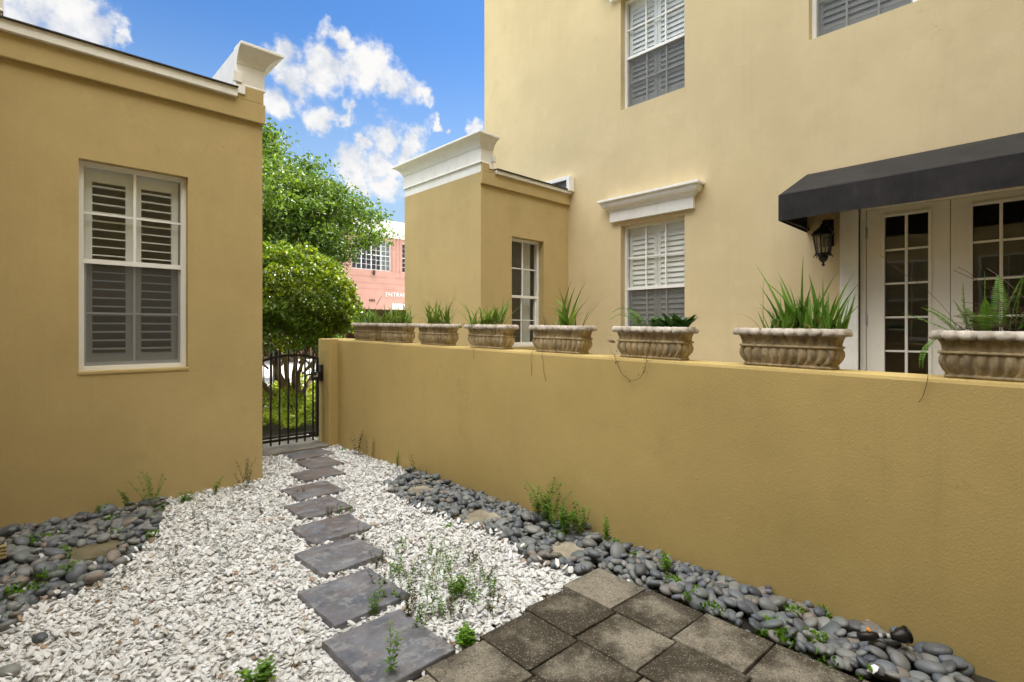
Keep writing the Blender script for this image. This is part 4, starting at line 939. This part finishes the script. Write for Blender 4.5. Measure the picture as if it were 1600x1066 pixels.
# hidden ones (well below the final surface) are dropped
vis = []
for c_ in cand:
    i_, j_ = int((c_[0] - X0) / RES), int((c_[1] - Y0) / RES)
    if HM[i_, j_] > c_[2] + c_[3] * .75: continue
    p = proj(*c_[:3]); inside = -20 < p[0] < 1620 and p[1] < 1090 and p[2] > .3; vis.append((-(c_[3] / p[2]) if inside else 1, c_))
vis.sort(key=lambda t: t[0])
labs = ['smooth dark grey river pebble in the border along the foot of the garden wall', 'dark mossy river pebble in the patch at the foot of the left building', 'lone dark river pebble lying out on the white gravel at the left']
grp = ['river pebbles along the garden wall', 'river pebbles beside the left building', 'stray river pebbles on the gravel']
restV = []; restF = []; off_ = 0; V1, F1 = ico(2)
for k, (key, (x, y, z, a_, th_, tl_, tg)) in enumerate(vis):
    tx, ty = float(np.clip(tl_[0], -.45, .45)), float(np.clip(tl_[1], -.45, .45)); tx += U(-.12, .12); ty += U(-.12, .12)
    if k < 299 and key < 0:
        o = bpy.data.objects.new('pebble', peb_meshes[k % 14]); link(o); o.location = (x, y, z); o.scale = (a_, a_, a_ * U(.95, 1.15)); o.rotation_euler = (math.atan(ty), -math.atan(tx), th_); tag(o, labs[tg], 'pebble', grp[tg])
    else:
        from mathutils import Euler
        Rm = np.array(Euler((math.atan(ty), -math.atan(tx), th_)).to_matrix()); v = V1 * (a_, a_ * U(.7, .85), a_ * U(.45, .6)); restV.append(v @ Rm.T + (x, y, z)); restF.append(F1 + off_); off_ += len(V1)
if restV: tag(np_mesh('pebbles', np.concatenate(restV), np.concatenate(restF), M['pebble'], True), 'the remaining river pebbles between the larger ones', 'pebbles', None, 'stuff')

# white marble chips
Vc, Fc = ico(1); chips = []
for k in range(24):
    r = np.random.default_rng(500 + k); V = Vc.copy()
    for _ in range(5):      # planar cuts make angular chips
        d = r.normal(size=3); d /= np.linalg.norm(d); h_ = r.uniform(.45, .8); s_ = V @ d; V -= np.clip(s_ - h_, 0, None)[:, None] * d
    V += r.normal(size=V.shape) * .05; chips.append(V)
zi, zj = np.nonzero(gravel_zone); NG = 44000; pick = rng.integers(0, len(zi), NG); GV = []; GF = []; o_ = 0
for k in pick:
    x, y = gx[zi[k]] + rng.uniform(-.002, .002), gy[zj[k]]
    if HM[zi[k], zj[k]] > .036: continue
    p = proj(x, y, 0)
    a_ = .0088 + .0125 * rng.random() ** 1.6; b2 = a_ * rng.uniform(.5, .88); c_ = a_ * rng.uniform(.24, .38); th_ = rng.uniform(0, 3.14)
    ii_, jj_ = int((x + a_ * math.cos(th_) * .6 - X0) / RES), int((y + a_ * math.sin(th_) * .6 - Y0) / RES); i2, j2 = int((x - a_ * math.cos(th_) * .6 - X0) / RES), int((y - a_ * math.sin(th_) * .6 - Y0) / RES)
    if not (0 <= ii_ < NX and 0 <= jj_ < NY and 0 <= i2 < NX and 0 <= j2 < NY) or block[ii_, jj_] or block[i2, j2]: continue
    r_ = settle(x, y, a_ * .95, b2 * .95, c_, th_, 66)
    if r_ is None: continue
    tx, ty = r_[1][0] + rng.uniform(-.2, .2), r_[1][1] + rng.uniform(-.2, .2)
    V = chips[rng.integers(24)] * (a_ * 1.18, b2 * 1.18, c_ * 1.25); ct, s_ = math.cos(th_), math.sin(th_)
    xx = V[:, 0] * ct - V[:, 1] * s_; yy = V[:, 0] * s_ + V[:, 1] * ct; zz = V[:, 2] + xx * tx + yy * ty
    GV.append(np.c_[xx + x, yy + y, zz + r_[0] + c_ * .85]); GF.append(Fc + o_); o_ += len(Vc)
tag(np_mesh('gravel', np.concatenate(GV), np.concatenate(GF), M['gravel'], False), 'loose white marble gravel covering the side yard', 'gravel', None, 'stuff')
print('chips', len(GV), 'pebbles', len(vis))

# ------------------------------------------------------------------ ground cover and weeds
def hz(x, y):
    i_, j_ = int((x - X0) / RES), int((y - Y0) / RES)
    return float(HM[i_, j_]) if 0 <= i_ < NX and 0 <= j_ < NY else 0.02
def cover(pts, name, label):
    b_ = PB()
    for px, py, rad, n in pts:
        x, y = G(px, py, .05)
        for k in range(n):
            an, rr = U(0, 6.28), rad * math.sqrt(U(0, 1)); qx, qy = x + math.cos(an) * rr, y + math.sin(an) * rr
            if qx > 2.82 or (qy > 5.04 and qx < 1.66): continue
            z = hz(qx, qy); b_.blade((qx, qy, z - .012), U(0, 6.28), U(.014, .040), U(.008, .015), U(.1, .8), U(.7, 1.6), 2, .2, 0, 1.4, .08, .5)
    tag(b_.build(name, M['moss'], None, fix=False), label, 'ground cover', None, 'stuff')
cover([(1110, 955, .06, 160), (1185, 992, .06, 170), (1230, 1000, .05, 120), (1290, 1030, .05, 130), (1320, 1050, .04, 90), (1245, 960, .05, 120), (1055, 910, .045, 120), (1145, 975, .04, 90), (1380, 940, .03, 20), (1275, 1000, .04, 90), (1040, 890, .03, 60), (965, 850, .03, 60), (1290, 965, .03, 60), (870, 840, .05, 90), (905, 825, .05, 90), (990, 868, .03, 50), (1080, 935, .04, 90), (1210, 975, .04, 90), (1350, 1055, .03, 40), (700, 815, .03, 30), (535, 700, .04, 60)], 'ground_cover', 'bright green creeping clover between the pebbles of the right border')
cover([(85, 835, .05, 110), (60, 842, .05, 60), (130, 865, .06, 110), (45, 918, .06, 170), (20, 925, .05, 120), (105, 893, .05, 100), (170, 810, .05, 90), (160, 795, .05, 70), (110, 858, .05, 80), (235, 835, .05, 90), (60, 905, .05, 90), (185, 830, .04, 60), (15, 850, .04, 40), (250, 790, .05, 80)], 'ground_cover', 'green moss and clover over the left pebble patch')
def weed(px, py, hgt, nst, spread, mat, lab, lean=.35, lw=.012, ll=.018, nseg=10, grp_=None, z=None):
    nst = int(nst * 1.6 + .5); lw *= 1.45; ll *= 1.5; hgt *= 1.12
    x, y = G(px, py, .03); x = min(x, 2.80); zz = hz(x, y) - .01 if z is None else z
    b_ = PB()
    for k in range(nst):
        b_.sprig((U(-spread, spread) - (spread if x > 2.75 else 0), U(-spread, spread), 0), U(0, 6.28), hgt * U(.5, 1.0), U(0, .3), lean * U(.5, 1.5), lw, ll, nseg, .0012)
    b_.at('weed', mat, (x, y, zz), lab, 'weed', grp_)
def weedw(px, py, *a, **k): weed(px, py, *a, **k)
weed(855, 822, .27, 18, .07, M['weed'], 'bushy green weed against the garden wall above the pebble border', .6, .014, .02, 12)
weed(885, 838, .18, 16, .07, M['weed'], 'leafy weed growing just right of the bushy weed at the wall foot', .5, .014, .02)
weed(912, 842, .16, 5, .03, M['weed'], 'thin two-stemmed weed at the wall foot left of the third pad', .4)
weed(948, 862, .20, 3, .02, M['weed'], 'upright weed with paired leaves at the garden wall above the patio corner', .15, .014, .024)
weed(1042, 905, .15, 2, .01, M['weed'], 'short upright weed at the garden wall beside the patio', .1, .014, .026)
weed(562, 710, .28, 4, .03, M['redweed'], 'tall sparse weed at the garden wall near the gate', .3, .016, .03)
weed(583, 714, .34, 2, .02, M['redweed'], 'thin dark weed stem standing right of the tall weed near the gate', .15)
weed(650, 742, .18, 2, .01, M['redweed'], 'dry drooping weed at the start of the pebble border', .5)
b_ = PB(); x, y = G(622, 728, .03)
for k in range(4): b_.blade((0, 0, 0), R(90 - k * 60), U(.12, .22), .014, .1, .5, 6)
b_.at('grass_tuft', M['grassy'], (min(x, 2.8), y, .02), 'small grass tuft at the garden wall between gate and pebble border', 'grass')
weed(197, 798, .22, 2, .02, M['weed'], 'leftmost leaning weed against the left building', .7, .014, .02, 14)
weed(236, 795, .32, 5, .03, M['weed'], 'tallest leaning weed against the left building', .6, .014, .02, 16)
weed(338, 772, .16, 3, .02, M['weed'], 'short weed against the left building right of its window', .6)
weed(290, 780, .12, 5, .05, M['weed'], 'low weed at the left building between the pebbles and the gravel', .6)
weed(382, 762, .26, 5, .03, M['redweed'], 'rusty weed climbing the right corner of the left building', .5, .012, .018, 14)
weed(610, 1056, .30, 2, .015, M['weed'], 'weed with paired leaves rising beside the nearest slate', .2, .008, .026, 14)
weed(587, 955, .18, 2, .012, M['weed'], 'dark weed rising beside the second slate', .15, .010, .026, 12)
weed(728, 1000, .07, 14, .03, M['moss'], 'bright yellow green clump on the gravel by the patio', .7, .016, .02, 6)
weed(405, 1062, .08, 12, .04, M['weed'], 'low green clump on the gravel at the bottom of the view', .9, .016, .02, 6)
weed(715, 930, .12, 12, .035, M['weed'], 'densest green weed in the gravel between slates and patio', .5, .012, .016, 8)
for px, py, hh in ((600, 905, .12), (620, 885, .14), (640, 920, .16), (655, 895, .2), (668, 940, .15), (680, 905, .18), (690, 950, .13), (700, 880, .22), (712, 955, .12), (725, 905, .15), (738, 930, .12), (750, 900, .14), (765, 915, .1), (640, 950, .12), (610, 930, .1), (660, 970, .12), (585, 870, .12), (630, 860, .12), (560, 835, .12), (770, 945, .08), (740, 870, .1), (680, 865, .12), (520, 800, .1), (540, 790, .1)):
    weed(px, py + 8, hh, random.choice((3, 4, 5)), .045, M['redweed'] if random.random() < .55 else M['weed'], 'thin reddish green weed poking through the gravel right of the slates', .4, .009, .013, 9, 'thin weeds in the gravel')
for px, py, hh in ((275, 905, .22), (455 - 265, 900, .1), (350, 880, .15), (410, 800, .1), (330, 830, .12), (270, 870, .1), (300, 810, .12), (470, 770, .1)):
    weed(px, py, hh, 2, .02, M['redweed'], 'thin dark stemmed weed in the gravel left of the slates', .3, .007, .010, 9, 'dark thin weeds left of the path')

# ------------------------------------------------------------------ small objects
sp = empty('spotlight', (2.60, .50, .118), 'black garden spotlight with orange knob lying on the pebbles', 'spotlight')
b_ = MB(); b_.tube([(-.0, .10, .0), (.0, .045, .012), (0, .02, .014)], [.020, .022, .016], 14); b_.build('stake_socket', M['iron'], sp)
b_ = MB(); b_.tube([(0, .02, .014), (.0, -.05, .02)], [.011, .012], 12); nk = b_.build('neck', M['iron'], sp)
b_ = MB(); b_.tube([(0, .012, .0145), (0, -.004, .0155)], .0125, 12); b_.tube([(0, -.022, .017), (0, -.038, .0185)], .0130, 12); b_.build('silver_ring', M['silver'], nk)
b_ = MB(); b_.tube([(0, -.045, .02), (.0, -.065, .022), (.005, -.085, .025), (.01, -.115, .03)], [.016, .022, .034, .036], 20); b_.tube([(.01, -.115, .03), (.011, -.121, .031)], [.039, .038], 20); b_.build('lamp_head', M['iron'], sp)
b_ = MB(); b_.lathe([(.0, .012), (.008, .011), (.010, .002), (.006, 0)], (0, .055, .034), 12); b_.box(-.016, .016, .051, .059, .036, .046); b_.build('knob', M['orange'], sp, bevel=.002)
sp.rotation_euler = (0, 0, R(35)); sp.scale = (.85, .85, .85)
x, y = G(12, 866, .07)
bb = empty('bamboo_edging', (x - .16, y, .05), 'pale split bamboo edging piece at the left edge of the pebbles', 'edging')
for k in range(4): b_ = MB(); b_.tube([(-.2, 0, .012 + k * .021), (.155, .0, .012 + k * .021)], [.0105, .0105], 10); b_.build('bamboo_cane', M['bamboo'], bb)
bb.rotation_euler = (0, 0, R(-6))
# fallen leaves
for (px, py, lab) in ((697, 1024, 'brown fallen leaf on the gravel by the nearest slate'), (92, 922, 'dry leaf litter at the edge of the left pebbles')):
    x, y = G(px, py, .03); b_ = PB(); b_.blade((0, 0, 0), U(0, 6), .05, .022, 1.3, 1.7, 6, .3, 0, 1.2, .05, .5); b_.at('fallen_leaf', M['stem'], (x, y, hz(x, y) + .008), lab, 'leaf')
b_ = MB(); b_.lathe([(0, .02), (.012, .018), (.018, 0), (.012, -.012), (0, -.014)], (0, 0, 0), 14)
x, y = G(1068, 948, .05); o = b_.build('pebble', M['orange'], None, loc=(x, y, hz(x, y) + .008)); o.scale = (1, .7, .5); tag(o, 'single orange pebble at the patio edge of the right border', 'pebble')

# ------------------------------------------------------------------ trees and bed beyond the gate
def leaf_cloud(C, size, rngk, up=.4, aspect=.5):
    n = len(C); nrm = rngk.normal(size=(n, 3)); nrm[:, 2] += up; nrm /= np.linalg.norm(nrm, axis=1)[:, None]
    t = rngk.normal(size=(n, 3)); t -= (t * nrm).sum(1)[:, None] * nrm; t /= np.linalg.norm(t, axis=1)[:, None]; s_ = np.cross(nrm, t)
    L_ = (size * rngk.uniform(.6, 1.3, n))[:, None]; V = np.stack([C - t * L_ * .5, C + s_ * L_ * aspect * .5 + nrm * L_ * .08, C + t * L_ * .5, C - s_ * L_ * aspect * .5 + nrm * L_ * .08], 1).reshape(-1, 3)
    return V, np.arange(4 * n).reshape(n, 4)
def limbs(b_, base, tips, r0, seed, mid=.45):
    r = random.Random(seed)
    for t in tips:
        base_, t = Vector(base), Vector(t); pts = []; n = 7; s1 = Vector((r.uniform(-1, 1), r.uniform(-1, 1), 0)) * (t - base_).length * .07
        for i in range(n + 1):
            k = i / n; pts.append(base_.lerp(t, k) + s1 * math.sin(math.pi * k) + Vector((r.uniform(-1, 1), r.uniform(-1, 1), 0)) * .02 * (t - base_).length * (0 < i < n))
        b_.tube(pts, [r0 * (1 - .8 * i / n) for i in range(n + 1)], 8)
# round clipped tree just beyond the gate
lt = empty('clipped_tree', (3.2, 8.3, 0), 'round clipped small tree with glossy leaves and bare multiple trunks beyond the gate', 'tree')
b_ = MB(); r = random.Random(3)
limbs(b_, (0, 0, 0), [(-.55, .1, 1.5), (-.3, -.25, 1.7), (.05, .1, 1.9), (.3, -.1, 1.6), (.6, .15, 1.5), (.1, .4, 1.6), (-.8, -.1, 1.3)], .05, 5)
for k in range(16):
    s_ = Vector((r.uniform(-.35, .35), r.uniform(-.2, .2), r.uniform(.7, 1.1))); limbs(b_, s_, [s_ + Vector((r.uniform(-.5, .5), r.uniform(-.4, .4), r.uniform(.3, .7)))], .018, k)
b_.build('trunk', M['bark'], lt)
rk = np.random.default_rng(11); n = 34000
d = rk.normal(size=(n, 3)); d /= np.linalg.norm(d, axis=1)[:, None]
lump = 1 + .05 * np.sin(d[:, 0] * 7 + 1) * np.sin(d[:, 1] * 6 + 2) + .04 * np.sin(d[:, 2] * 11 + d[:, 0] * 9) + .05 * np.sin(d[:, 1] * 13 + d[:, 2] * 11) + .04 * np.sin(d[:, 0] * 21 + d[:, 2] * 17)
rad = rk.uniform(.55, 1.0, n) ** .5 * lump; rad = np.where(rk.random(n) < .55, lump * rk.uniform(.9, 1.02, n), rad)
zc = d[:, 2]; zz = np.where(zc > 0, zc * .98, zc * .62)
C = np.c_[d[:, 0] * rad * 1.07 - .1, d[:, 1] * rad * .95, 1.72 + zz * rad]
keep = rk.random(n) < np.where(C[:, 2] < 1.35, .55, 1); hole = np.sin(C[:, 0] * 5.1 + 1) * np.sin(C[:, 1] * 4.3) * np.sin(C[:, 2] * 6 + .5) > .30; keep &= ~(hole & (C[:, 2] < 2.45) & (rk.random(n) < .9)); C = C[keep]
V, Fq = leaf_cloud(C, .068, rk, .5, .55); np_mesh('crown', V, Fq, M['lig'], False, lt)
# oak
def tree(name, label, loc, rad, z0, z1, seed, ncl, per, lsize, mat, spread=.42, bias=None):
    t = empty(name, loc, label, 'tree', 'trees beyond the gate'); rk = np.random.default_rng(seed); r = random.Random(seed)
    zc, hz_ = (z0 + z1) / 2, (z1 - z0) / 2; d = rk.normal(size=(ncl, 3)); d /= np.linalg.norm(d, axis=1)[:, None]; rr = rk.uniform(.25, 1, ncl) ** .45
    lump = 1 + .14 * np.sin(d[:, 0] * 4 + seed) + .12 * np.sin(d[:, 1] * 5 + seed * 2) + .13 * np.sin(d[:, 2] * 6 + 1)
    CC = np.c_[d[:, 0] * rad, d[:, 1] * rad, d[:, 2] * hz_] * (rr * lump)[:, None]; CC[:, 2] += zc
    b_ = MB(); b_.tube([(0, 0, 0), (.05, .02, z0 * .6), (0, .1, z0 + .3)], [.24, .19, .16], 10)
    pick = rk.choice(ncl, min(60, ncl), replace=False); limbs(b_, (0, .1, z0 + .2), [CC[k] for k in pick], .07, seed); b_.build('trunk', M['bark'], t)
    sc_ = spread * rk.uniform(.6, 1.3, ncl)
    P = CC[:, None, :] + rk.normal(size=(ncl, per, 3)) * (sc_[:, None, None] * np.array([1, 1, .55]))
    V, Fq = leaf_cloud(P.reshape(-1, 3), lsize, rk, .6, .55); np_mesh('crown', V, Fq, mat, False, t); return t
tree('oak_tree', 'large spreading oak tree behind the clipped tree, left of the pink building', (5.3, 16.9, 0), 3.45, 2.1, 7.05, 21, 580, 210, .12, M['oak'], .27)
tree('far_tree', 'dim tree standing far behind the oak trunk beside the pink building', (9.0, 23.5, 0), 2.0, .8, 4.6, 5, 120, 110, .13, M['oak'], .4)
# bed
rk = np.random.default_rng(31); n = 26000
x = rk.uniform(1.2, 5.6, n); y = rk.uniform(7.05, 9.2, n); top = .16 + .34 * np.clip((y - 7.1) / 1.6, 0, 1) + .07 * np.sin(x * 5 + y * 3) + .05 * np.sin(x * 11 - y * 7)
C = np.c_[x, y, .03 + top * rk.uniform(.25, 1, n) ** .5]; V, Fq = leaf_cloud(C, .06, rk, .7, .5)
tag(np_mesh('ground_cover', V, Fq, M['bed'], False), 'sunlit yellow green ground cover in the bed beyond the gate', 'ground cover', None, 'stuff')
# low fence behind the bed
f = empty('bed_fence', (3.3, 9.3, 0), 'low black iron fence behind the sunlit planting bed', 'fence')
b_ = MB(); b_.box(-3, 3.0, -.012, .012, 1.12, 1.15); b_.box(-3, 3.0, -.012, .012, .2, .225)
for k in range(46): xx_ = -2.95 + k * .13; b_.box(xx_ - .007, xx_ + .007, -.007, .007, .08, 1.11)
b_.build('fence_panel', M['iron'], f)
for xx_ in (-2.2, -.02, 2.2): b_ = MB(); b_.box(xx_ - .04, xx_ + .04, -.04, .04, 0, 1.2); b_.lathe([(.0, .06), (.03, .04), (.035, .02), (.02, 0)], (xx_, 0, 1.2), 10); b_.build('post', M['iron'], f)
# shrubs before the pink building
for k, (x, y, rr, lab) in enumerate(((6.5, 25.6, .9, 'round green shrub across the road seen left through the gate'), (9.2, 25.5, 1.0, 'round green shrub across the road seen above the gate latch'), (11.6, 25.7, .8, 'round green shrub across the road nearest the dark entrance'))):
    t = empty('shrub', (x, y, 0), lab, 'shrub', 'shrubs across the road'); rk = np.random.default_rng(60 + k); n = 3500; d = rk.normal(size=(n, 3)); d /= np.linalg.norm(d, axis=1)[:, None]; C = d * rr * (rk.uniform(.5, 1, n) ** .4)[:, None]; C[:, 2] = C[:, 2] * .8 + rr * .8
    V, Fq = leaf_cloud(C, .14, rk, .4, .5); np_mesh('foliage', V, Fq, M['oak'], False, t); b_ = MB(); b_.tube([(0, 0, 0), (0, 0, rr)], [.05, .03], 8); b_.build('stem', M['bark'], t)

# ------------------------------------------------------------------ pink building across the road
PY = 26.7
pk = empty('pink_building', (16, PY, 0), 'pink stucco building with white cornice, gridded window and ENTRANCE lettering', 'building')
def finp(o): o.location = -Vector(pk.location); return o
FP = fr_south(PY); w = FB(FP); w.wall(4, 34, 0, 6.8, [(13.45, 15.90, 4.80, 6.55), (16.62, 19.0, 4.80, 6.55), (12.2, 21, 0, 2.59)], deep=.35); shell(w, 4, 34, PY, PY + 12, 0, 6.8, 's'); finp(w.build('wall', M['pink'], pk, fix=False))
w = MB(); w.sweep([(4, PY + 1), (4, PY), (34, PY), (34, PY + 1)], [(-.1, 6.75), (.06, 6.75), (.06, 6.86), (.10, 6.88), (.10, 7.02), (.16, 7.05), (.18, 7.12), (.30, 7.32), (.36, 7.40), (.36, 7.66), (-.1, 7.68)], 1); finp(w.build('cornice', M['white'], pk))
w = FB(FP)
for z in (4.43, 4.06, 3.74): w.b(4, 34, -.012, -.001, z, z + .03)
for u in (15.98, 16.20, 16.42): w.b(u, u + .05, -.03, -.001, 4.78, 6.74)
finp(w.build('trim_band', M['pink'], pk))
for (u0, u1) in ((13.45, 15.90), (16.62, 19.0)):
    w = FB(FP); n = 8 if u0 < 14 else 8
    w.b(u0, u0 + .05, .10, .2, 4.8, 6.55); w.b(u1 - .05, u1, .10, .2, 4.8, 6.55); w.b(u0 + .05, u1 - .05, .10, .2, 6.5, 6.55); w.b(u0 + .05, u1 - .05, .10, .2, 4.8, 4.85)
    for i in range(1, n): x = u0 + (u1 - u0) * i / n; ww = .024 if i % 2 == 0 else .009; w.b(x - ww, x + ww, .12, .18, 4.85, 6.5)
    for i in range(1, 6): z = 4.85 + 1.65 * i / 6; ww = .022 if i == 3 else .008; w.b(u0 + .05, u1 - .05, .125, .175, z - ww, z + ww)
    wo = finp(w.build('window', M['frame'], pk)); g_ = FB(FP); g_.add([FP(u0, .19, 4.8), FP(u1, .19, 4.8), FP(u1, .19, 6.55), FP(u0, .19, 6.55)], [(0, 1, 2, 3)]); g_.build('glass_pane', M['glass'], wo, fix=False)
    if u0 < 14: g_ = FB(FP); g_.b(u1 - .66, u1 - .05, .22, .24, 4.85, 6.5); g_.build('blind', M['silver'], wo)
def text(body, size, loc, mat, name, par, serif=True, ext=.02):
    cu_ = bpy.data.curves.new(name, 'FONT'); cu_.body = body; cu_.size = size; cu_.extrude = ext; cu_.offset = .004; cu_.space_character = 1.05
    to = bpy.data.objects.new(name, cu_); link(to); me = bpy.data.meshes.new_from_object(to.evaluated_get(bpy.context.evaluated_depsgraph_get())); bpy.data.objects.remove(to)
    me.materials.clear(); me.materials.append(mat); o = bpy.data.objects.new(name, me); link(o); o.parent = par; o.rotation_euler = (R(90), 0, 0); o.location = Vector(loc) - Vector(par.location); return o
text('ENTRANCE', .36, (15.48, PY - .022, 3.34), M['letter'], 'entrance_lettering', pk)
text('1411', .19, (14.46, PY - .022, 3.02), M['bronze'], 'house_number', pk)
w = MB(); w.tube([(14.72, PY - .12, 4.50), (14.72, PY - .12, 4.78)], .07, 12); w.box(14.70, 14.74, PY - .06, PY - .001, 4.6, 4.68); finp(w.build('wall_lamp', M['bronze'], pk))
w = FB(FP); w.b(15.92, 18.4, -.06, -.001, 2.61, 2.95); finp(w.build('entrance_fascia', M['white'], pk))
w = MB(); w.box(16.1, 17.2, PY + 1.5, PY + 2.6, 7.0, 7.95); finp(w.build('roof_unit', M['bronze'], pk))

# ------------------------------------------------------------------ added buildings out of view: bounce sun in, cut low light, show in the glass
nb = empty('bounce_building', (-9, 0, 0), 'unseen cream building added to bounce sunlight into the yard', 'building')  # added so its sunlit face bounces light into the courtyard
w = MB(); w.box(-14, -9, -10, 16, 0, 3.6); w.build('wall', M['stucco_house'], nb).location = (9, 0, 0)
w = MB(); w.sweep([(-9, -10), (-9, 16)], CORN(3.4), 1); w.build('cornice', M['white'], nb).location = (9, 0, 0)
nb = empty('rear_sky_blocker', (0, -5, 0), 'unseen tan building added behind the viewpoint to cut sky light', 'building')  # added to hold back sky light from behind the viewpoint
w = MB(); w.box(-9.2, 5.9, -11, -4, 0, 12); w.build('wall', M['stucco'], nb).location = (0, 5, 0)
w = MB(); w.sweep([(5.9, -4), (-9, -4)], CORN(11.8), 1); w.build('cornice', M['white'], nb).location = (0, 5, 0)

sw = empty('side_light_blocker', (-1.7, 0, 0), 'unseen tan stucco building added at the left to block low light', 'building')  # added to block low bounce and darken the lower left wall
w = MB(); w.box(-3.1, -.85, -3.9, 5.04, 0, 4.7); w.build('wall', M['stucco'], sw).location = (1.7, 0, 0)

fr_east = lambda X0_: (lambda u, d, z: (X0_ - d, u, z))
for ya_, yb_ in ((1.55, 2.45), (.15, 1.0)):  # added windows, here only to reflect in the door glass
    window(sw, fr_east(-.85 + .16), ya_, yb_, 1.2, 2.8, 2.0, 2, rec=.07, louver=None, screen=False).location = (1.7, 0, 0)
w = MB(); w.sweep([(-.85, -3.9), (-.85, 5.0)], CORN(4.1), 1); w.build('cornice', M['white'], sw).location = (1.7, 0, 0)
# bare roots and stems hanging down the wall face
for k, (px, pts_, lab) in enumerate(((832, [(0, 0), (.01, -.05), (-.005, -.11), (.004, -.17)], 'bare stem hanging on the wall face left of the window planter'), (848, [(0, 0), (-.012, -.06), (-.02, -.13), (-.04, -.20)], 'longer bare stem hanging on the wall below the wing window planter'),
                                     (1450, [(0, 0), (.006, -.03), (.015, -.07), (.03, -.10)], 'short bare stem hanging on the wall below the nearest planter'), (742, [(0, 0), (.008, -.04), (.0, -.08)], 'bare stem hanging on the wall below the wing corner planter'))):
    y = YL(px); b_ = MB(); b_.tube([(0, .0, .008)] + [(-.012 + .004 * (i % 2), a_, b2 - .01) for i, (a_, b2) in enumerate(pts_)], .0013, 5); tag(b_.build('hanging_stem', M['stem'], None, loc=(2.83, y, WT(y))), lab, 'stem')
